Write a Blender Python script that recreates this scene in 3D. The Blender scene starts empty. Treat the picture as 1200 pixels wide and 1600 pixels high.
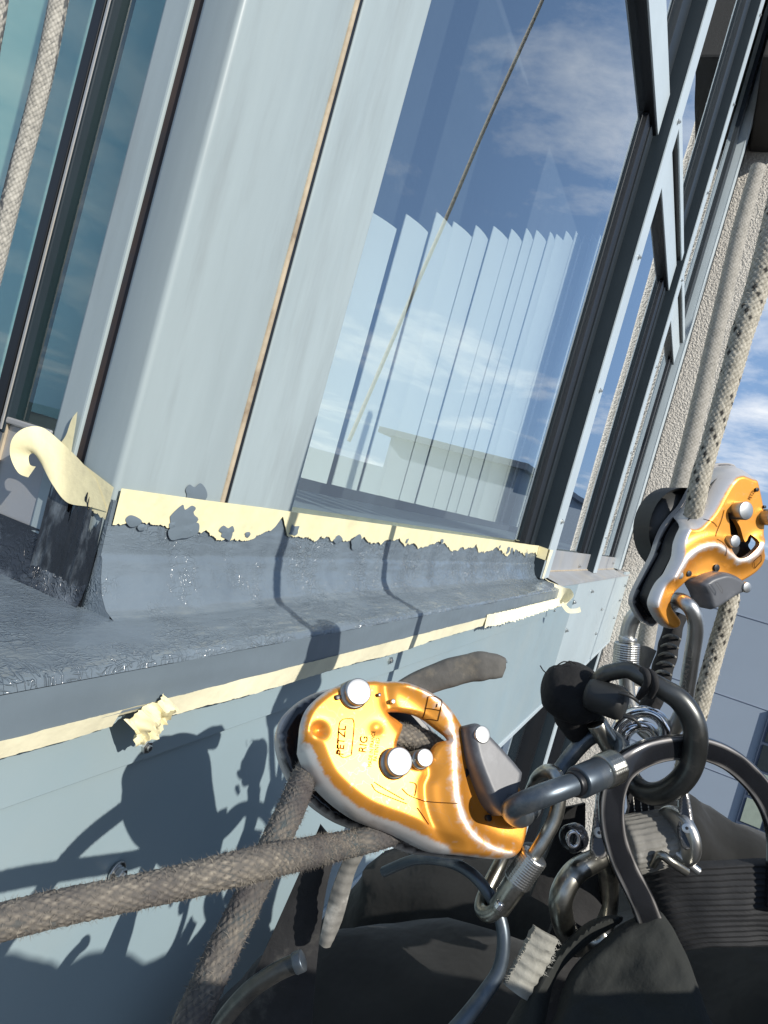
import bpy, bmesh, math, random
import numpy as np
from mathutils import Vector, Matrix, noise as mnoise
from mathutils.geometry import delaunay_2d_cdt
random.seed(7); rng = np.random.default_rng(7)
SC = bpy.context.scene
COL = SC.collection

# ------------------------------------------------------------------ camera
FPX = 1100.0
YAW, PITCH, ROLL = (math.radians(a) for a in (23.57, -2.41, 15.63))
_f = np.array([math.cos(YAW)*math.cos(PITCH), math.sin(YAW)*math.cos(PITCH), math.sin(PITCH)])
_r = np.array([math.sin(YAW), -math.cos(YAW), 0.0]); _u = np.cross(_r, _f)
CR = math.cos(ROLL)*_r + math.sin(ROLL)*_u
CU = -math.sin(ROLL)*_r + math.cos(ROLL)*_u
CF = _f
cam_d = bpy.data.cameras.new('camera'); cam = bpy.data.objects.new('camera', cam_d); COL.objects.link(cam)
cam_d.sensor_fit = 'HORIZONTAL'; cam_d.sensor_width = 36.0; cam_d.lens = FPX/1200*36
cam_d.clip_start = 0.01; cam_d.clip_end = 3000
cam.matrix_world = Matrix(((CR[0], CU[0], -CF[0], 0), (CR[1], CU[1], -CF[1], 0), (CR[2], CU[2], -CF[2], 0), (0, 0, 0, 1)))
SC.camera = cam

# ------------------------------------------------------------------ sky and sun
SUN_TRAVEL = Vector((0.34, 0.80, -0.57)).normalized()
TO_SUN = -SUN_TRAVEL
world = bpy.data.worlds.new('World'); SC.world = world; world.use_nodes = True
wn = world.node_tree.nodes; wl = world.node_tree.links; wn.clear()
w_out = wn.new('ShaderNodeOutputWorld'); w_bg = wn.new('ShaderNodeBackground')
sky = wn.new('ShaderNodeTexSky'); sky.sky_type = 'NISHITA'; sky.sun_disc = False
sky.sun_elevation = math.asin(TO_SUN.z); sky.sun_rotation = math.atan2(TO_SUN.x, TO_SUN.y)
sky.air_density = 1.0; sky.dust_density = 0.6; sky.ozone_density = 1.6
w_tc = wn.new('ShaderNodeTexCoord'); w_sep = wn.new('ShaderNodeSeparateXYZ'); wl.new(w_tc.outputs['Generated'], w_sep.inputs[0])
w_add = wn.new('ShaderNodeMath'); w_add.operation = 'MAXIMUM'; wl.new(w_sep.outputs['Z'], w_add.inputs[0]); w_add.inputs[1].default_value = 0.0
w_add2 = wn.new('ShaderNodeMath'); w_add2.operation = 'ADD'; wl.new(w_add.outputs[0], w_add2.inputs[0]); w_add2.inputs[1].default_value = 0.12
w_dx = wn.new('ShaderNodeMath'); w_dx.operation = 'DIVIDE'; wl.new(w_sep.outputs['X'], w_dx.inputs[0]); wl.new(w_add2.outputs[0], w_dx.inputs[1])
w_dy = wn.new('ShaderNodeMath'); w_dy.operation = 'DIVIDE'; wl.new(w_sep.outputs['Y'], w_dy.inputs[0]); wl.new(w_add2.outputs[0], w_dy.inputs[1])
w_cmb = wn.new('ShaderNodeCombineXYZ'); wl.new(w_dx.outputs[0], w_cmb.inputs[0]); wl.new(w_dy.outputs[0], w_cmb.inputs[1])
w_cmb.inputs[2].default_value = 2.2
w_ns = wn.new('ShaderNodeTexNoise'); w_ns.inputs['Scale'].default_value = 1.15; w_ns.inputs['Detail'].default_value = 9; w_ns.inputs['Roughness'].default_value = 0.62
w_ns.inputs['Distortion'].default_value = 0.25
wl.new(w_cmb.outputs[0], w_ns.inputs['Vector'])
w_rmp = wn.new('ShaderNodeValToRGB'); w_rmp.color_ramp.elements[0].position = 0.49; w_rmp.color_ramp.elements[1].position = 0.68
wl.new(w_ns.outputs['Fac'], w_rmp.inputs[0])
w_mul = wn.new('ShaderNodeMath'); w_mul.operation = 'MULTIPLY'; wl.new(w_rmp.outputs[0], w_mul.inputs[0]); w_mul.inputs[1].default_value = 0.85
w_mix = wn.new('ShaderNodeMixRGB'); wl.new(w_mul.outputs[0], w_mix.inputs[0])
w_mix.inputs[2].default_value = (8.6, 8.8, 9.0, 1)
w_hz = wn.new('ShaderNodeMapRange'); w_hz.interpolation_type = 'SMOOTHERSTEP'; wl.new(w_sep.outputs['Z'], w_hz.inputs[0])
w_hz.inputs[1].default_value = -0.02; w_hz.inputs[2].default_value = 0.95; w_hz.inputs[3].default_value = 0.8; w_hz.inputs[4].default_value = 0.45
w_hm = wn.new('ShaderNodeMixRGB'); wl.new(w_hz.outputs[0], w_hm.inputs[0]); wl.new(sky.outputs[0], w_hm.inputs[1]); w_hm.inputs[2].default_value = (2.1, 3.5, 6.0, 1)
wl.new(w_hm.outputs[0], w_mix.inputs[1]); wl.new(w_mix.outputs[0], w_bg.inputs[0]); w_bg.inputs[1].default_value = 0.105
wl.new(w_bg.outputs[0], w_out.inputs[0])
sun_d = bpy.data.lights.new('sun', 'SUN'); sun_d.energy = 4.9; sun_d.angle = math.radians(0.53); sun_d.color = (1.0, 0.95, 0.87)
sun = bpy.data.objects.new('sun', sun_d); COL.objects.link(sun)
sun.rotation_euler = SUN_TRAVEL.to_track_quat('-Z', 'Y').to_euler(); sun.location = (-3, -8, 8)
SC.view_settings.view_transform = 'Standard'; SC.view_settings.look = 'None'
SC.view_settings.exposure = 0.18; SC.view_settings.gamma = 1.0
SC.render.engine = 'CYCLES'
SC.cycles.max_bounces = 10; SC.cycles.transparent_max_bounces = 24

# ------------------------------------------------------------------ pixel -> place helpers
def ray(px, py):
    return (px-600)/FPX*CR - (py-800)/FPX*CU + CF
def onY(px, py, y): d = ray(px, py); return d*(y/d[1])
def onX(px, py, x): d = ray(px, py); return d*(x/d[0])
def onZ(px, py, z): d = ray(px, py); return d*(z/d[2])
NEAR = 1.0      # reach of the gear hanging in front of the wall (set below)
def dep(px, py, t): return ray(px, py)*(t*NEAR)

# ------------------------------------------------------------------ materials
MATS = {}
def nd(nt, typ, **kw):
    n = nt.nodes.new(typ)
    for k, v in kw.items(): setattr(n, k, v)
    return n
def mat(name, col, rough=0.5, metal=0.0, var=0.12, vscale=8.0, col2=None, c2pos=(0.5, 0.65), c2scale=6.0,
        bump=0.0, bscale=60.0, bdist=0.001, coat=0.0, rvar=0.0, stretch=None, attr=None, acol=None, arough=None, spec=0.5, detail=6, sheen=0.0):
    m = bpy.data.materials.new(name); m.use_nodes = True; nt = m.node_tree; L = nt.links
    b = nt.nodes['Principled BSDF']
    b.inputs['Metallic'].default_value = metal; b.inputs['Roughness'].default_value = rough
    b.inputs['Specular IOR Level'].default_value = spec
    b.inputs['Coat Weight'].default_value = coat; b.inputs['Coat Roughness'].default_value = 0.08
    if sheen: b.inputs['Sheen Weight'].default_value = sheen
    tc = nd(nt, 'ShaderNodeTexCoord'); vec = tc.outputs['Object']
    if stretch:
        mp = nd(nt, 'ShaderNodeMapping'); mp.inputs['Scale'].default_value = stretch; L.new(vec, mp.inputs[0]); vec = mp.outputs[0]
    n1 = nd(nt, 'ShaderNodeTexNoise'); n1.inputs['Scale'].default_value = vscale; n1.inputs['Detail'].default_value = detail; n1.inputs['Roughness'].default_value = 0.6
    L.new(vec, n1.inputs['Vector'])
    mr = nd(nt, 'ShaderNodeMapRange'); mr.inputs[1].default_value = 0.25; mr.inputs[2].default_value = 0.75
    mr.inputs[3].default_value = 1-var; mr.inputs[4].default_value = 1+var; L.new(n1.outputs['Fac'], mr.inputs[0])
    base = nd(nt, 'ShaderNodeRGB'); base.outputs[0].default_value = (*col, 1); c = base.outputs[0]
    if col2 is not None:
        n2 = nd(nt, 'ShaderNodeTexNoise'); n2.inputs['Scale'].default_value = c2scale; n2.inputs['Detail'].default_value = 8; n2.inputs['Roughness'].default_value = 0.65
        L.new(vec, n2.inputs['Vector'])
        rp = nd(nt, 'ShaderNodeMapRange'); rp.inputs[1].default_value = c2pos[0]; rp.inputs[2].default_value = c2pos[1]; L.new(n2.outputs['Fac'], rp.inputs[0])
        mx = nd(nt, 'ShaderNodeMixRGB'); L.new(rp.outputs[0], mx.inputs[0]); L.new(c, mx.inputs[1]); mx.inputs[2].default_value = (*col2, 1); c = mx.outputs[0]
    vm = nd(nt, 'ShaderNodeVectorMath', operation='SCALE'); L.new(c, vm.inputs[0]); L.new(mr.outputs[0], vm.inputs['Scale']); c = vm.outputs[0]
    rsrc = None
    if attr:
        at = nd(nt, 'ShaderNodeAttribute', attribute_name=attr)
        mx = nd(nt, 'ShaderNodeMixRGB'); L.new(at.outputs['Fac'], mx.inputs[0]); L.new(c, mx.inputs[1]); mx.inputs[2].default_value = (*acol, 1); c = mx.outputs[0]
        if arough is not None:
            ar = nd(nt, 'ShaderNodeMapRange'); ar.inputs[3].default_value = rough; ar.inputs[4].default_value = arough; L.new(at.outputs['Fac'], ar.inputs[0]); rsrc = ar.outputs[0]
    L.new(c, b.inputs['Base Color'])
    if rvar:
        n3 = nd(nt, 'ShaderNodeTexNoise'); n3.inputs['Scale'].default_value = vscale*2.3; n3.inputs['Detail'].default_value = 5; L.new(vec, n3.inputs['Vector'])
        r3 = nd(nt, 'ShaderNodeMapRange'); r3.inputs[1].default_value = 0.3; r3.inputs[2].default_value = 0.7
        r3.inputs[3].default_value = max(0.02, rough-rvar); r3.inputs[4].default_value = min(1, rough+rvar); L.new(n3.outputs['Fac'], r3.inputs[0])
        if rsrc is None: L.new(r3.outputs[0], b.inputs['Roughness'])
    if rsrc is not None: L.new(rsrc, b.inputs['Roughness'])
    if bump:
        n4 = nd(nt, 'ShaderNodeTexNoise'); n4.inputs['Scale'].default_value = bscale; n4.inputs['Detail'].default_value = 4; L.new(vec, n4.inputs['Vector'])
        bp = nd(nt, 'ShaderNodeBump'); bp.inputs['Strength'].default_value = bump; bp.inputs['Distance'].default_value = bdist
        L.new(n4.outputs['Fac'], bp.inputs['Height']); L.new(bp.outputs[0], b.inputs['Normal'])
    MATS[name] = m
    return m

mat('cladding', (0.325, 0.385, 0.395), rough=0.42, col2=(0.24, 0.275, 0.28), c2pos=(.50, .78), c2scale=2.6, var=0.10, vscale=3, rvar=0.08, stretch=(9, 9, 1.2), bump=0.05, bscale=40)
mat('cladding_pale', (0.40, 0.46, 0.49), rough=0.42, var=0.06, vscale=3, rvar=0.08, bump=0.04, bscale=40)
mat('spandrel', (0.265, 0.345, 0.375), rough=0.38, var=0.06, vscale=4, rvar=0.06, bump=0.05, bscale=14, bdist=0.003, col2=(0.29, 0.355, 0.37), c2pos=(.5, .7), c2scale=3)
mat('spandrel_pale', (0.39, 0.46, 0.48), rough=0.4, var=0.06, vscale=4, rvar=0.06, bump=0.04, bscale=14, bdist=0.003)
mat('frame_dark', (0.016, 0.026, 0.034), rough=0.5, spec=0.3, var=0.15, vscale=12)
mat('frame_grey', (0.013, 0.018, 0.022), rough=0.45, spec=0.35, var=0.15)
mat('frame_black', (0.008, 0.009, 0.011), rough=0.4, var=0.2)
mat('frame_pale', (0.45, 0.52, 0.55), rough=0.35, var=0.06)
mat('flashing', (0.36, 0.37, 0.38), rough=0.4, metal=0.25, var=0.15, vscale=9, col2=(0.42, 0.39, 0.34), c2pos=(.48, .7), c2scale=7)
mat('sealant', (0.42, 0.35, 0.25), rough=0.8, var=0.25, vscale=60, col2=(0.2, 0.15, 0.1), c2scale=30)
mat('rust', (0.045, 0.03, 0.026), rough=0.8, var=0.5, vscale=30, col2=(0.015, 0.018, 0.025), c2scale=15)
mat('tape', (0.74, 0.67, 0.41), rough=0.65, var=0.10, vscale=40, bump=0.6, bscale=110, bdist=0.0010, col2=(0.62, 0.56, 0.36), c2pos=(.52, .75), c2scale=30)
mat('tape_pale', (0.78, 0.73, 0.52), rough=0.65, var=0.10, vscale=40, bump=0.6, bscale=110, bdist=0.0010)
mat('screw_steel', (0.55, 0.55, 0.53), rough=0.28, metal=1, var=0.2, vscale=90)
mat('stucco', (0.66, 0.62, 0.55), rough=0.95, var=0.28, vscale=140, detail=3, bump=1.0, bscale=120, bdist=0.012, col2=(0.40, 0.37, 0.32), c2pos=(.55, .7), c2scale=160)
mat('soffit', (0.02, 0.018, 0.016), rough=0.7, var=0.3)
mat('blind', (0.90, 0.91, 0.86), rough=0.85, var=0.04, vscale=5, bump=0.1, bscale=300)
mat('blind_teal', (0.50, 0.61, 0.60), rough=0.8, var=0.05, vscale=6)
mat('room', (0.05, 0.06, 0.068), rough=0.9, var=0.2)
mat('far_wall', (0.27, 0.325, 0.39), rough=0.8, var=0.04, vscale=0.6)
mat('far_joint', (0.235, 0.265, 0.33), rough=0.8)
mat('far_frame', (0.05, 0.07, 0.11), rough=0.5)
mat('far_glass', (0.02, 0.03, 0.035), rough=0.06, spec=0.9)
mat('far_panel', (0.28, 0.33, 0.27), rough=0.6)
mat('asphalt', (0.05, 0.05, 0.052), rough=0.9, var=0.2, vscale=2)
mat('anodised', (0.74, 0.31, 0.045), rough=0.40, metal=0.65, var=0.06, vscale=45, rvar=0.0, bump=0.03, bscale=300, bdist=0.0002, attr='wear', acol=(0.66, 0.64, 0.62), arough=0.42)
_m = MATS['anodised']; _nt = _m.node_tree; _b = _nt.nodes['Principled BSDF']; _src = _b.inputs['Base Color'].links[0].from_socket
_tc = nd(_nt, 'ShaderNodeTexCoord')
_last = _src
for _rot, _sc in (((0.3, 0.5, 0.2), (5, 45, 30)), ((1.2, 0.2, 0.9), (40, 5, 35))):
    _mp = nd(_nt, 'ShaderNodeMapping'); _mp.inputs['Rotation'].default_value = _rot; _mp.inputs['Scale'].default_value = _sc; _nt.links.new(_tc.outputs['Object'], _mp.inputs[0])
    _n = nd(_nt, 'ShaderNodeTexNoise'); _n.inputs['Scale'].default_value = 3.0; _n.inputs['Detail'].default_value = 2; _nt.links.new(_mp.outputs[0], _n.inputs[0])
    _q = nd(_nt, 'ShaderNodeMath', operation='SUBTRACT'); _nt.links.new(_n.outputs['Fac'], _q.inputs[0]); _q.inputs[1].default_value = 0.5
    _a = nd(_nt, 'ShaderNodeMath', operation='ABSOLUTE'); _nt.links.new(_q.outputs[0], _a.inputs[0])
    _r = nd(_nt, 'ShaderNodeMapRange'); _r.inputs[1].default_value = 0.001; _r.inputs[2].default_value = 0.006; _r.inputs[3].default_value = 0.14; _r.inputs[4].default_value = 0; _nt.links.new(_a.outputs[0], _r.inputs[0])
    _x = nd(_nt, 'ShaderNodeMixRGB'); _nt.links.new(_r.outputs[0], _x.inputs[0]); _nt.links.new(_last, _x.inputs[1]); _x.inputs[2].default_value = (0.45, 0.40, 0.34, 1); _last = _x.outputs[0]
_g = nd(_nt, 'ShaderNodeTexNoise'); _g.inputs['Scale'].default_value = 55; _g.inputs['Detail'].default_value = 7; _nt.links.new(_tc.outputs['Object'], _g.inputs[0])
_gr = nd(_nt, 'ShaderNodeMapRange'); _gr.inputs[1].default_value = 0.60; _gr.inputs[2].default_value = 0.78; _gr.inputs[4].default_value = 0.35; _nt.links.new(_g.outputs['Fac'], _gr.inputs[0])
_x = nd(_nt, 'ShaderNodeMixRGB'); _nt.links.new(_gr.outputs[0], _x.inputs[0]); _nt.links.new(_last, _x.inputs[1]); _x.inputs[2].default_value = (0.16, 0.075, 0.03, 1)
_nt.links.new(_x.outputs[0], _b.inputs['Base Color'])
mat('steel', (0.40, 0.39, 0.345), rough=0.30, metal=1, var=0.30, vscale=70, bump=0.12, bscale=180, bdist=0.0004, col2=(0.13, 0.125, 0.105), c2pos=(.5, .72), c2scale=60)
mat('steel_bright', (0.52, 0.52, 0.50), rough=0.36, metal=1, var=0.22, vscale=80, bump=0.1, bscale=220, bdist=0.0003)
mat('steel_dark', (0.085, 0.088, 0.085), rough=0.34, metal=0.85, var=0.35, vscale=60, col2=(0.20, 0.19, 0.165), c2pos=(.52, .75), c2scale=45, bump=0.12, bscale=150, bdist=0.0004)
mat('steel_blue', (0.085, 0.105, 0.125), rough=0.38, metal=0.7, var=0.25, vscale=70, col2=(0.19, 0.20, 0.20), c2pos=(.52, .72), c2scale=50, bump=0.1, bscale=170, bdist=0.0004)
mat('chrome', (0.75, 0.75, 0.76), rough=0.09, metal=1, var=0.05)
mat('black_alloy', (0.012, 0.013, 0.016), rough=0.22, metal=0.2, var=0.3, vscale=50, coat=0.3, attr='wear', acol=(0.42, 0.40, 0.38), arough=0.3)
mat('grey_plastic', (0.085, 0.09, 0.10), rough=0.45, var=0.15, vscale=60, col2=(0.16, 0.165, 0.175), c2pos=(.52, .75), c2scale=50, bump=0.12, bscale=200, bdist=0.0004)
mat('grip_rubber', (0.10, 0.095, 0.085), rough=0.75, var=0.35, vscale=70, col2=(0.22, 0.19, 0.14), c2pos=(.5, .7), c2scale=50, bump=0.5, bscale=140, bdist=0.001)
mat('black_rubber', (0.018, 0.019, 0.019), rough=0.5, var=0.3, vscale=50, bump=0.15, bscale=120, bdist=0.0006)
mat('black_cloth', (0.006, 0.006, 0.0065), rough=0.9, var=0.5, vscale=60, bump=0.7, bscale=220, bdist=0.001)
mat('webbing_black', (0.012, 0.012, 0.013), rough=0.85, var=0.4, vscale=80, bump=0.5, bscale=300, bdist=0.0008, col2=(0.06, 0.058, 0.05), c2pos=(.6, .8), c2scale=40)
mat('webbing_grey', (0.16, 0.155, 0.14), rough=0.85, var=0.3, vscale=90, bump=0.4, bscale=300, bdist=0.0006, col2=(0.34, 0.33, 0.30), c2pos=(.55, .75), c2scale=60)
mat('webbing_white', (0.24, 0.235, 0.205), rough=0.9, var=0.3, vscale=120, bump=0.8, bscale=260, bdist=0.001)
mat('trousers', (0.008, 0.0085, 0.008), rough=0.92, var=0.35, vscale=12, bump=0.5, bscale=16, bdist=0.012, sheen=0.1)
mat('flap', (0.016, 0.018, 0.016), rough=0.92, var=0.14, vscale=40, bump=0.5, bscale=420, bdist=0.0008)
mat('jacket', (0.010, 0.0095, 0.009), rough=0.92, var=0.35, vscale=15, bump=0.5, bscale=18, bdist=0.01)
mat('skin', (0.45, 0.27, 0.19), rough=0.5, var=0.05)
mat('helmet', (0.75, 0.75, 0.73), rough=0.35, var=0.03)
mat('belt', (0.013, 0.014, 0.016), rough=0.8, var=0.3, vscale=60, bump=0.4, bscale=250, bdist=0.0007, stretch=(1, 1, 6))
mat('ink', (0.05, 0.018, 0.005), rough=0.9, spec=0.0, metal=0.0, var=0.1)
mat('ink_grey', (0.05, 0.05, 0.05), rough=0.6, var=0.1)
mat('thread_white', (0.6, 0.58, 0.52), rough=0.8, var=0.1)

# wet paint: fibre mat under paint -> wavy relief with sparkling ridges
def wet_paint(name, col, col2, c2pos, rough):
    m = mat(name, col, rough=rough, var=0.10, vscale=14, col2=col2, c2pos=c2pos, c2scale=22, rvar=0.10, spec=0.55)
    nt = m.node_tree; L = nt.links; b = nt.nodes['Principled BSDF']
    tc = nd(nt, 'ShaderNodeTexCoord')
    def ridged(scale, st, rot, dist, lo):
        mp = nd(nt, 'ShaderNodeMapping'); mp.inputs['Scale'].default_value = st; mp.inputs['Rotation'].default_value = rot; L.new(tc.outputs['Object'], mp.inputs[0])
        n = nd(nt, 'ShaderNodeTexNoise'); n.inputs['Scale'].default_value = scale; n.inputs['Detail'].default_value = 1.5; n.inputs['Distortion'].default_value = dist; L.new(mp.outputs[0], n.inputs['Vector'])
        q = nd(nt, 'ShaderNodeMath', operation='SUBTRACT'); L.new(n.outputs['Fac'], q.inputs[0]); q.inputs[1].default_value = 0.5
        q2 = nd(nt, 'ShaderNodeMath', operation='ABSOLUTE'); L.new(q.outputs[0], q2.inputs[0])
        r = nd(nt, 'ShaderNodeMapRange'); r.inputs[1].default_value = 0.0; r.inputs[2].default_value = lo; r.inputs[3].default_value = 1; r.inputs[4].default_value = 0; L.new(q2.outputs[0], r.inputs[0])
        return r.outputs[0]
    ra = ridged(110, (0.45, 1.3, 1.3), (0.2, 0.3, 0.5), 1.4, 0.05); rb = ridged(140, (1.2, 0.5, 0.5), (0.5, 0.1, -0.6), 1.6, 0.05)
    sm = nd(nt, 'ShaderNodeMath', operation='MAXIMUM'); L.new(ra, sm.inputs[0]); L.new(rb, sm.inputs[1])
    n5 = nd(nt, 'ShaderNodeTexNoise'); n5.inputs['Scale'].default_value = 18; n5.inputs['Detail'].default_value = 6; L.new(tc.outputs['Object'], n5.inputs['Vector'])
    rr = nd(nt, 'ShaderNodeMapRange'); rr.inputs[1].default_value = 0.40; rr.inputs[2].default_value = 0.66; L.new(n5.outputs['Fac'], rr.inputs[0])
    mu = nd(nt, 'ShaderNodeMath', operation='MULTIPLY'); L.new(sm.outputs[0], mu.inputs[0]); L.new(rr.outputs[0], mu.inputs[1])
    mp6 = nd(nt, 'ShaderNodeMapping'); mp6.inputs['Scale'].default_value = (0.30, 1, 1); mp6.inputs['Rotation'].default_value = (0, 0, 0.25); L.new(tc.outputs['Object'], mp6.inputs[0])
    n6 = nd(nt, 'ShaderNodeTexNoise'); n6.inputs['Scale'].default_value = 240; n6.inputs['Detail'].default_value = 3; n6.inputs['Distortion'].default_value = 0.8; L.new(mp6.outputs[0], n6.inputs['Vector'])
    ma = nd(nt, 'ShaderNodeMath', operation='MULTIPLY_ADD'); L.new(n6.outputs['Fac'], ma.inputs[0]); ma.inputs[1].default_value = 0.55; L.new(mu.outputs[0], ma.inputs[2])
    bp = nd(nt, 'ShaderNodeBump'); bp.inputs['Strength'].default_value = 0.75; bp.inputs['Distance'].default_value = 0.0010
    L.new(ma.outputs[0], bp.inputs['Height']); L.new(bp.outputs[0], b.inputs['Normal'])
    return m
wet_paint('wet_paint', (0.140, 0.174, 0.202), (0.115, 0.143, 0.168), (.46, .68), 0.17)
wet_paint('wet_paint_smear', (0.022, 0.027, 0.035), (0.12, 0.14, 0.16), (.50, .62), 0.25)
mat('smear', (0.022, 0.026, 0.032), rough=0.22, var=0.3, vscale=10, col2=(0.12, 0.14, 0.155), c2pos=(.50, .66), c2scale=5, stretch=(11, 11, 4), bump=0.9, bscale=16, bdist=0.0016)
mat('fascia_paint', (0.140, 0.176, 0.204), rough=0.36, var=0.08, vscale=18, rvar=0.08, bump=0.3, bscale=130, bdist=0.0006)

def glass_mat(name, ior, tint, rough=0.0, coat=0.0):
    m = bpy.data.materials.new(name); m.use_nodes = True; nt = m.node_tree; L = nt.links; nt.nodes.clear()
    o = nd(nt, 'ShaderNodeOutputMaterial'); mx = nd(nt, 'ShaderNodeMixShader'); t = nd(nt, 'ShaderNodeBsdfTransparent'); g = nd(nt, 'ShaderNodeBsdfGlossy')
    fr0 = nd(nt, 'ShaderNodeFresnel'); fr0.inputs['IOR'].default_value = ior
    ge = nd(nt, 'ShaderNodeNewGeometry'); inv = nd(nt, 'ShaderNodeMath', operation='SUBTRACT'); inv.inputs[0].default_value = 1.0; L.new(ge.outputs['Backfacing'], inv.inputs[1])
    ad = nd(nt, 'ShaderNodeMath', operation='ADD', use_clamp=True); L.new(fr0.outputs[0], ad.inputs[0]); ad.inputs[1].default_value = coat
    fr = nd(nt, 'ShaderNodeMath', operation='MULTIPLY'); L.new(ad.outputs[0], fr.inputs[0]); L.new(inv.outputs[0], fr.inputs[1])
    t.inputs[0].default_value = (*tint, 1); g.inputs['Roughness'].default_value = rough; g.inputs[0].default_value = (0.93, 0.97, 1.0, 1)
    gtc = nd(nt, 'ShaderNodeTexCoord'); gn = nd(nt, 'ShaderNodeTexNoise'); gn.inputs['Scale'].default_value = 2.2; gn.inputs['Detail'].default_value = 1; L.new(gtc.outputs['Object'], gn.inputs[0])
    gb = nd(nt, 'ShaderNodeBump'); gb.inputs['Strength'].default_value = 0.25; gb.inputs['Distance'].default_value = 0.004; L.new(gn.outputs['Fac'], gb.inputs['Height']); L.new(gb.outputs[0], g.inputs['Normal'])
    L.new(fr.outputs[0], mx.inputs[0]); L.new(t.outputs[0], mx.inputs[1]); L.new(g.outputs[0], mx.inputs[2]); L.new(mx.outputs[0], o.inputs[0])
    MATS[name] = m
glass_mat('glass', 1.75, (0.92, 0.96, 0.96), coat=0.33)
glass_mat('glass_green', 1.5, (0.86, 0.95, 0.93), coat=0.06)

def rope_mat(name, cols, rough=0.9, noise_col=None):
    m = bpy.data.materials.new(name); m.use_nodes = True; nt = m.node_tree; L = nt.links; b = nt.nodes['Principled BSDF']
    b.inputs['Roughness'].default_value = rough
    at = nd(nt, 'ShaderNodeAttribute', attribute_name='tone'); rp = nd(nt, 'ShaderNodeValToRGB'); rp.color_ramp.interpolation = 'LINEAR'
    e = rp.color_ramp.elements; e[0].position = 0; e[0].color = (*cols[0], 1); e[1].position = 1; e[1].color = (*cols[-1], 1)
    for i, c in enumerate(cols[1:-1]): q = e.new((i+1)/(len(cols)-1)); q.color = (*c, 1)
    L.new(at.outputs['Fac'], rp.inputs[0]); c = rp.outputs[0]
    tc = nd(nt, 'ShaderNodeTexCoord')
    if noise_col:
        n = nd(nt, 'ShaderNodeTexNoise'); n.inputs['Scale'].default_value = 45; n.inputs['Detail'].default_value = 8; L.new(tc.outputs['Object'], n.inputs[0])
        r = nd(nt, 'ShaderNodeMapRange'); r.inputs[1].default_value = .42; r.inputs[2].default_value = .68; L.new(n.outputs['Fac'], r.inputs[0])
        x = nd(nt, 'ShaderNodeMixRGB'); L.new(r.outputs[0], x.inputs[0]); L.new(c, x.inputs[1]); x.inputs[2].default_value = (*noise_col, 1); c = x.outputs[0]
    L.new(c, b.inputs['Base Color'])
    n2 = nd(nt, 'ShaderNodeTexNoise'); n2.inputs['Scale'].default_value = 900; n2.inputs['Detail'].default_value = 3; L.new(tc.outputs['Object'], n2.inputs[0])
    bp = nd(nt, 'ShaderNodeBump'); bp.inputs['Strength'].default_value = 0.6; bp.inputs['Distance'].default_value = 0.0006; L.new(n2.outputs['Fac'], bp.inputs['Height']); L.new(bp.outputs[0], b.inputs['Normal'])
    MATS[name] = m
rope_mat('rope_grimy', [(0.035, 0.058, 0.066), (0.095, 0.088, 0.078), (0.165, 0.145, 0.118), (0.32, 0.285, 0.225)], noise_col=(0.062, 0.056, 0.055))
rope_mat('rope_white', [(0.015, 0.014, 0.013), (0.24, 0.22, 0.175), (0.40, 0.37, 0.30), (0.56, 0.52, 0.43)])
rope_mat('rope_speck', [(0.06, 0.065, 0.07), (0.24, 0.23, 0.20), (0.40, 0.38, 0.33), (0.55, 0.53, 0.46)])
rope_mat('rope_grey', [(0.13, 0.125, 0.11), (0.27, 0.255, 0.22), (0.36, 0.34, 0.30), (0.44, 0.42, 0.37)])

# ------------------------------------------------------------------ object helpers
def mesh_obj(name, V, Fc, m, parent=None, base=None, smooth=False, attrs=None):
    V = np.asarray(V, dtype=float)
    b = np.zeros(3)
    if base is not None: b = np.asarray(base, float)
    elif parent is not None and 'base' in parent: b = np.array(parent['base'])
    me = bpy.data.meshes.new(name); me.from_pydata((V-b).tolist(), [], [list(map(int, f)) for f in Fc]); me.update()
    if smooth:
        me.polygons.foreach_set('use_smooth', [True]*len(me.polygons)); me.set_sharp_from_angle(angle=math.radians(48))
    if attrs:
        for k, a in attrs.items():
            at = me.attributes.new(k, 'FLOAT', 'POINT'); at.data.foreach_set('value', np.asarray(a, dtype=np.float32))
    me.materials.append(MATS[m])
    o = bpy.data.objects.new(name, me); COL.objects.link(o)
    if parent is not None: o.parent = parent
    elif base is not None: o.location = b
    return o
BASES = {}
class TH:
    pass
def thing(name, label, cat, base, group=None):
    o = bpy.data.objects.new(name, None); COL.objects.link(o); o.location = base; o.empty_display_size = 0.02
    o['label'] = label; o['category'] = cat
    if group: o['group'] = group
    BASES[o.name] = np.array(base, float)
    return o
def part(name, V, Fc, m, parent, smooth=False, attrs=None):
    # world-space vertices; the thing's (or part's thing's) base is subtracted
    p = parent; root = p
    while root.parent is not None: root = root.parent
    b = BASES[root.name]
    o = mesh_obj(name, np.asarray(V, float)-b, Fc, m, None, None, smooth, attrs)
    o.parent = parent
    return o
def solo(name, V, Fc, m, label, cat, smooth=False, attrs=None, group=None, base=None):
    V = np.asarray(V, float); b = V.mean(0) if base is None else np.asarray(base, float)
    o = mesh_obj(name, V, Fc, m, None, b, smooth, attrs)
    BASES[o.name] = b
    o['label'] = label; o['category'] = cat
    if group: o['group'] = group
    return o
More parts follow.
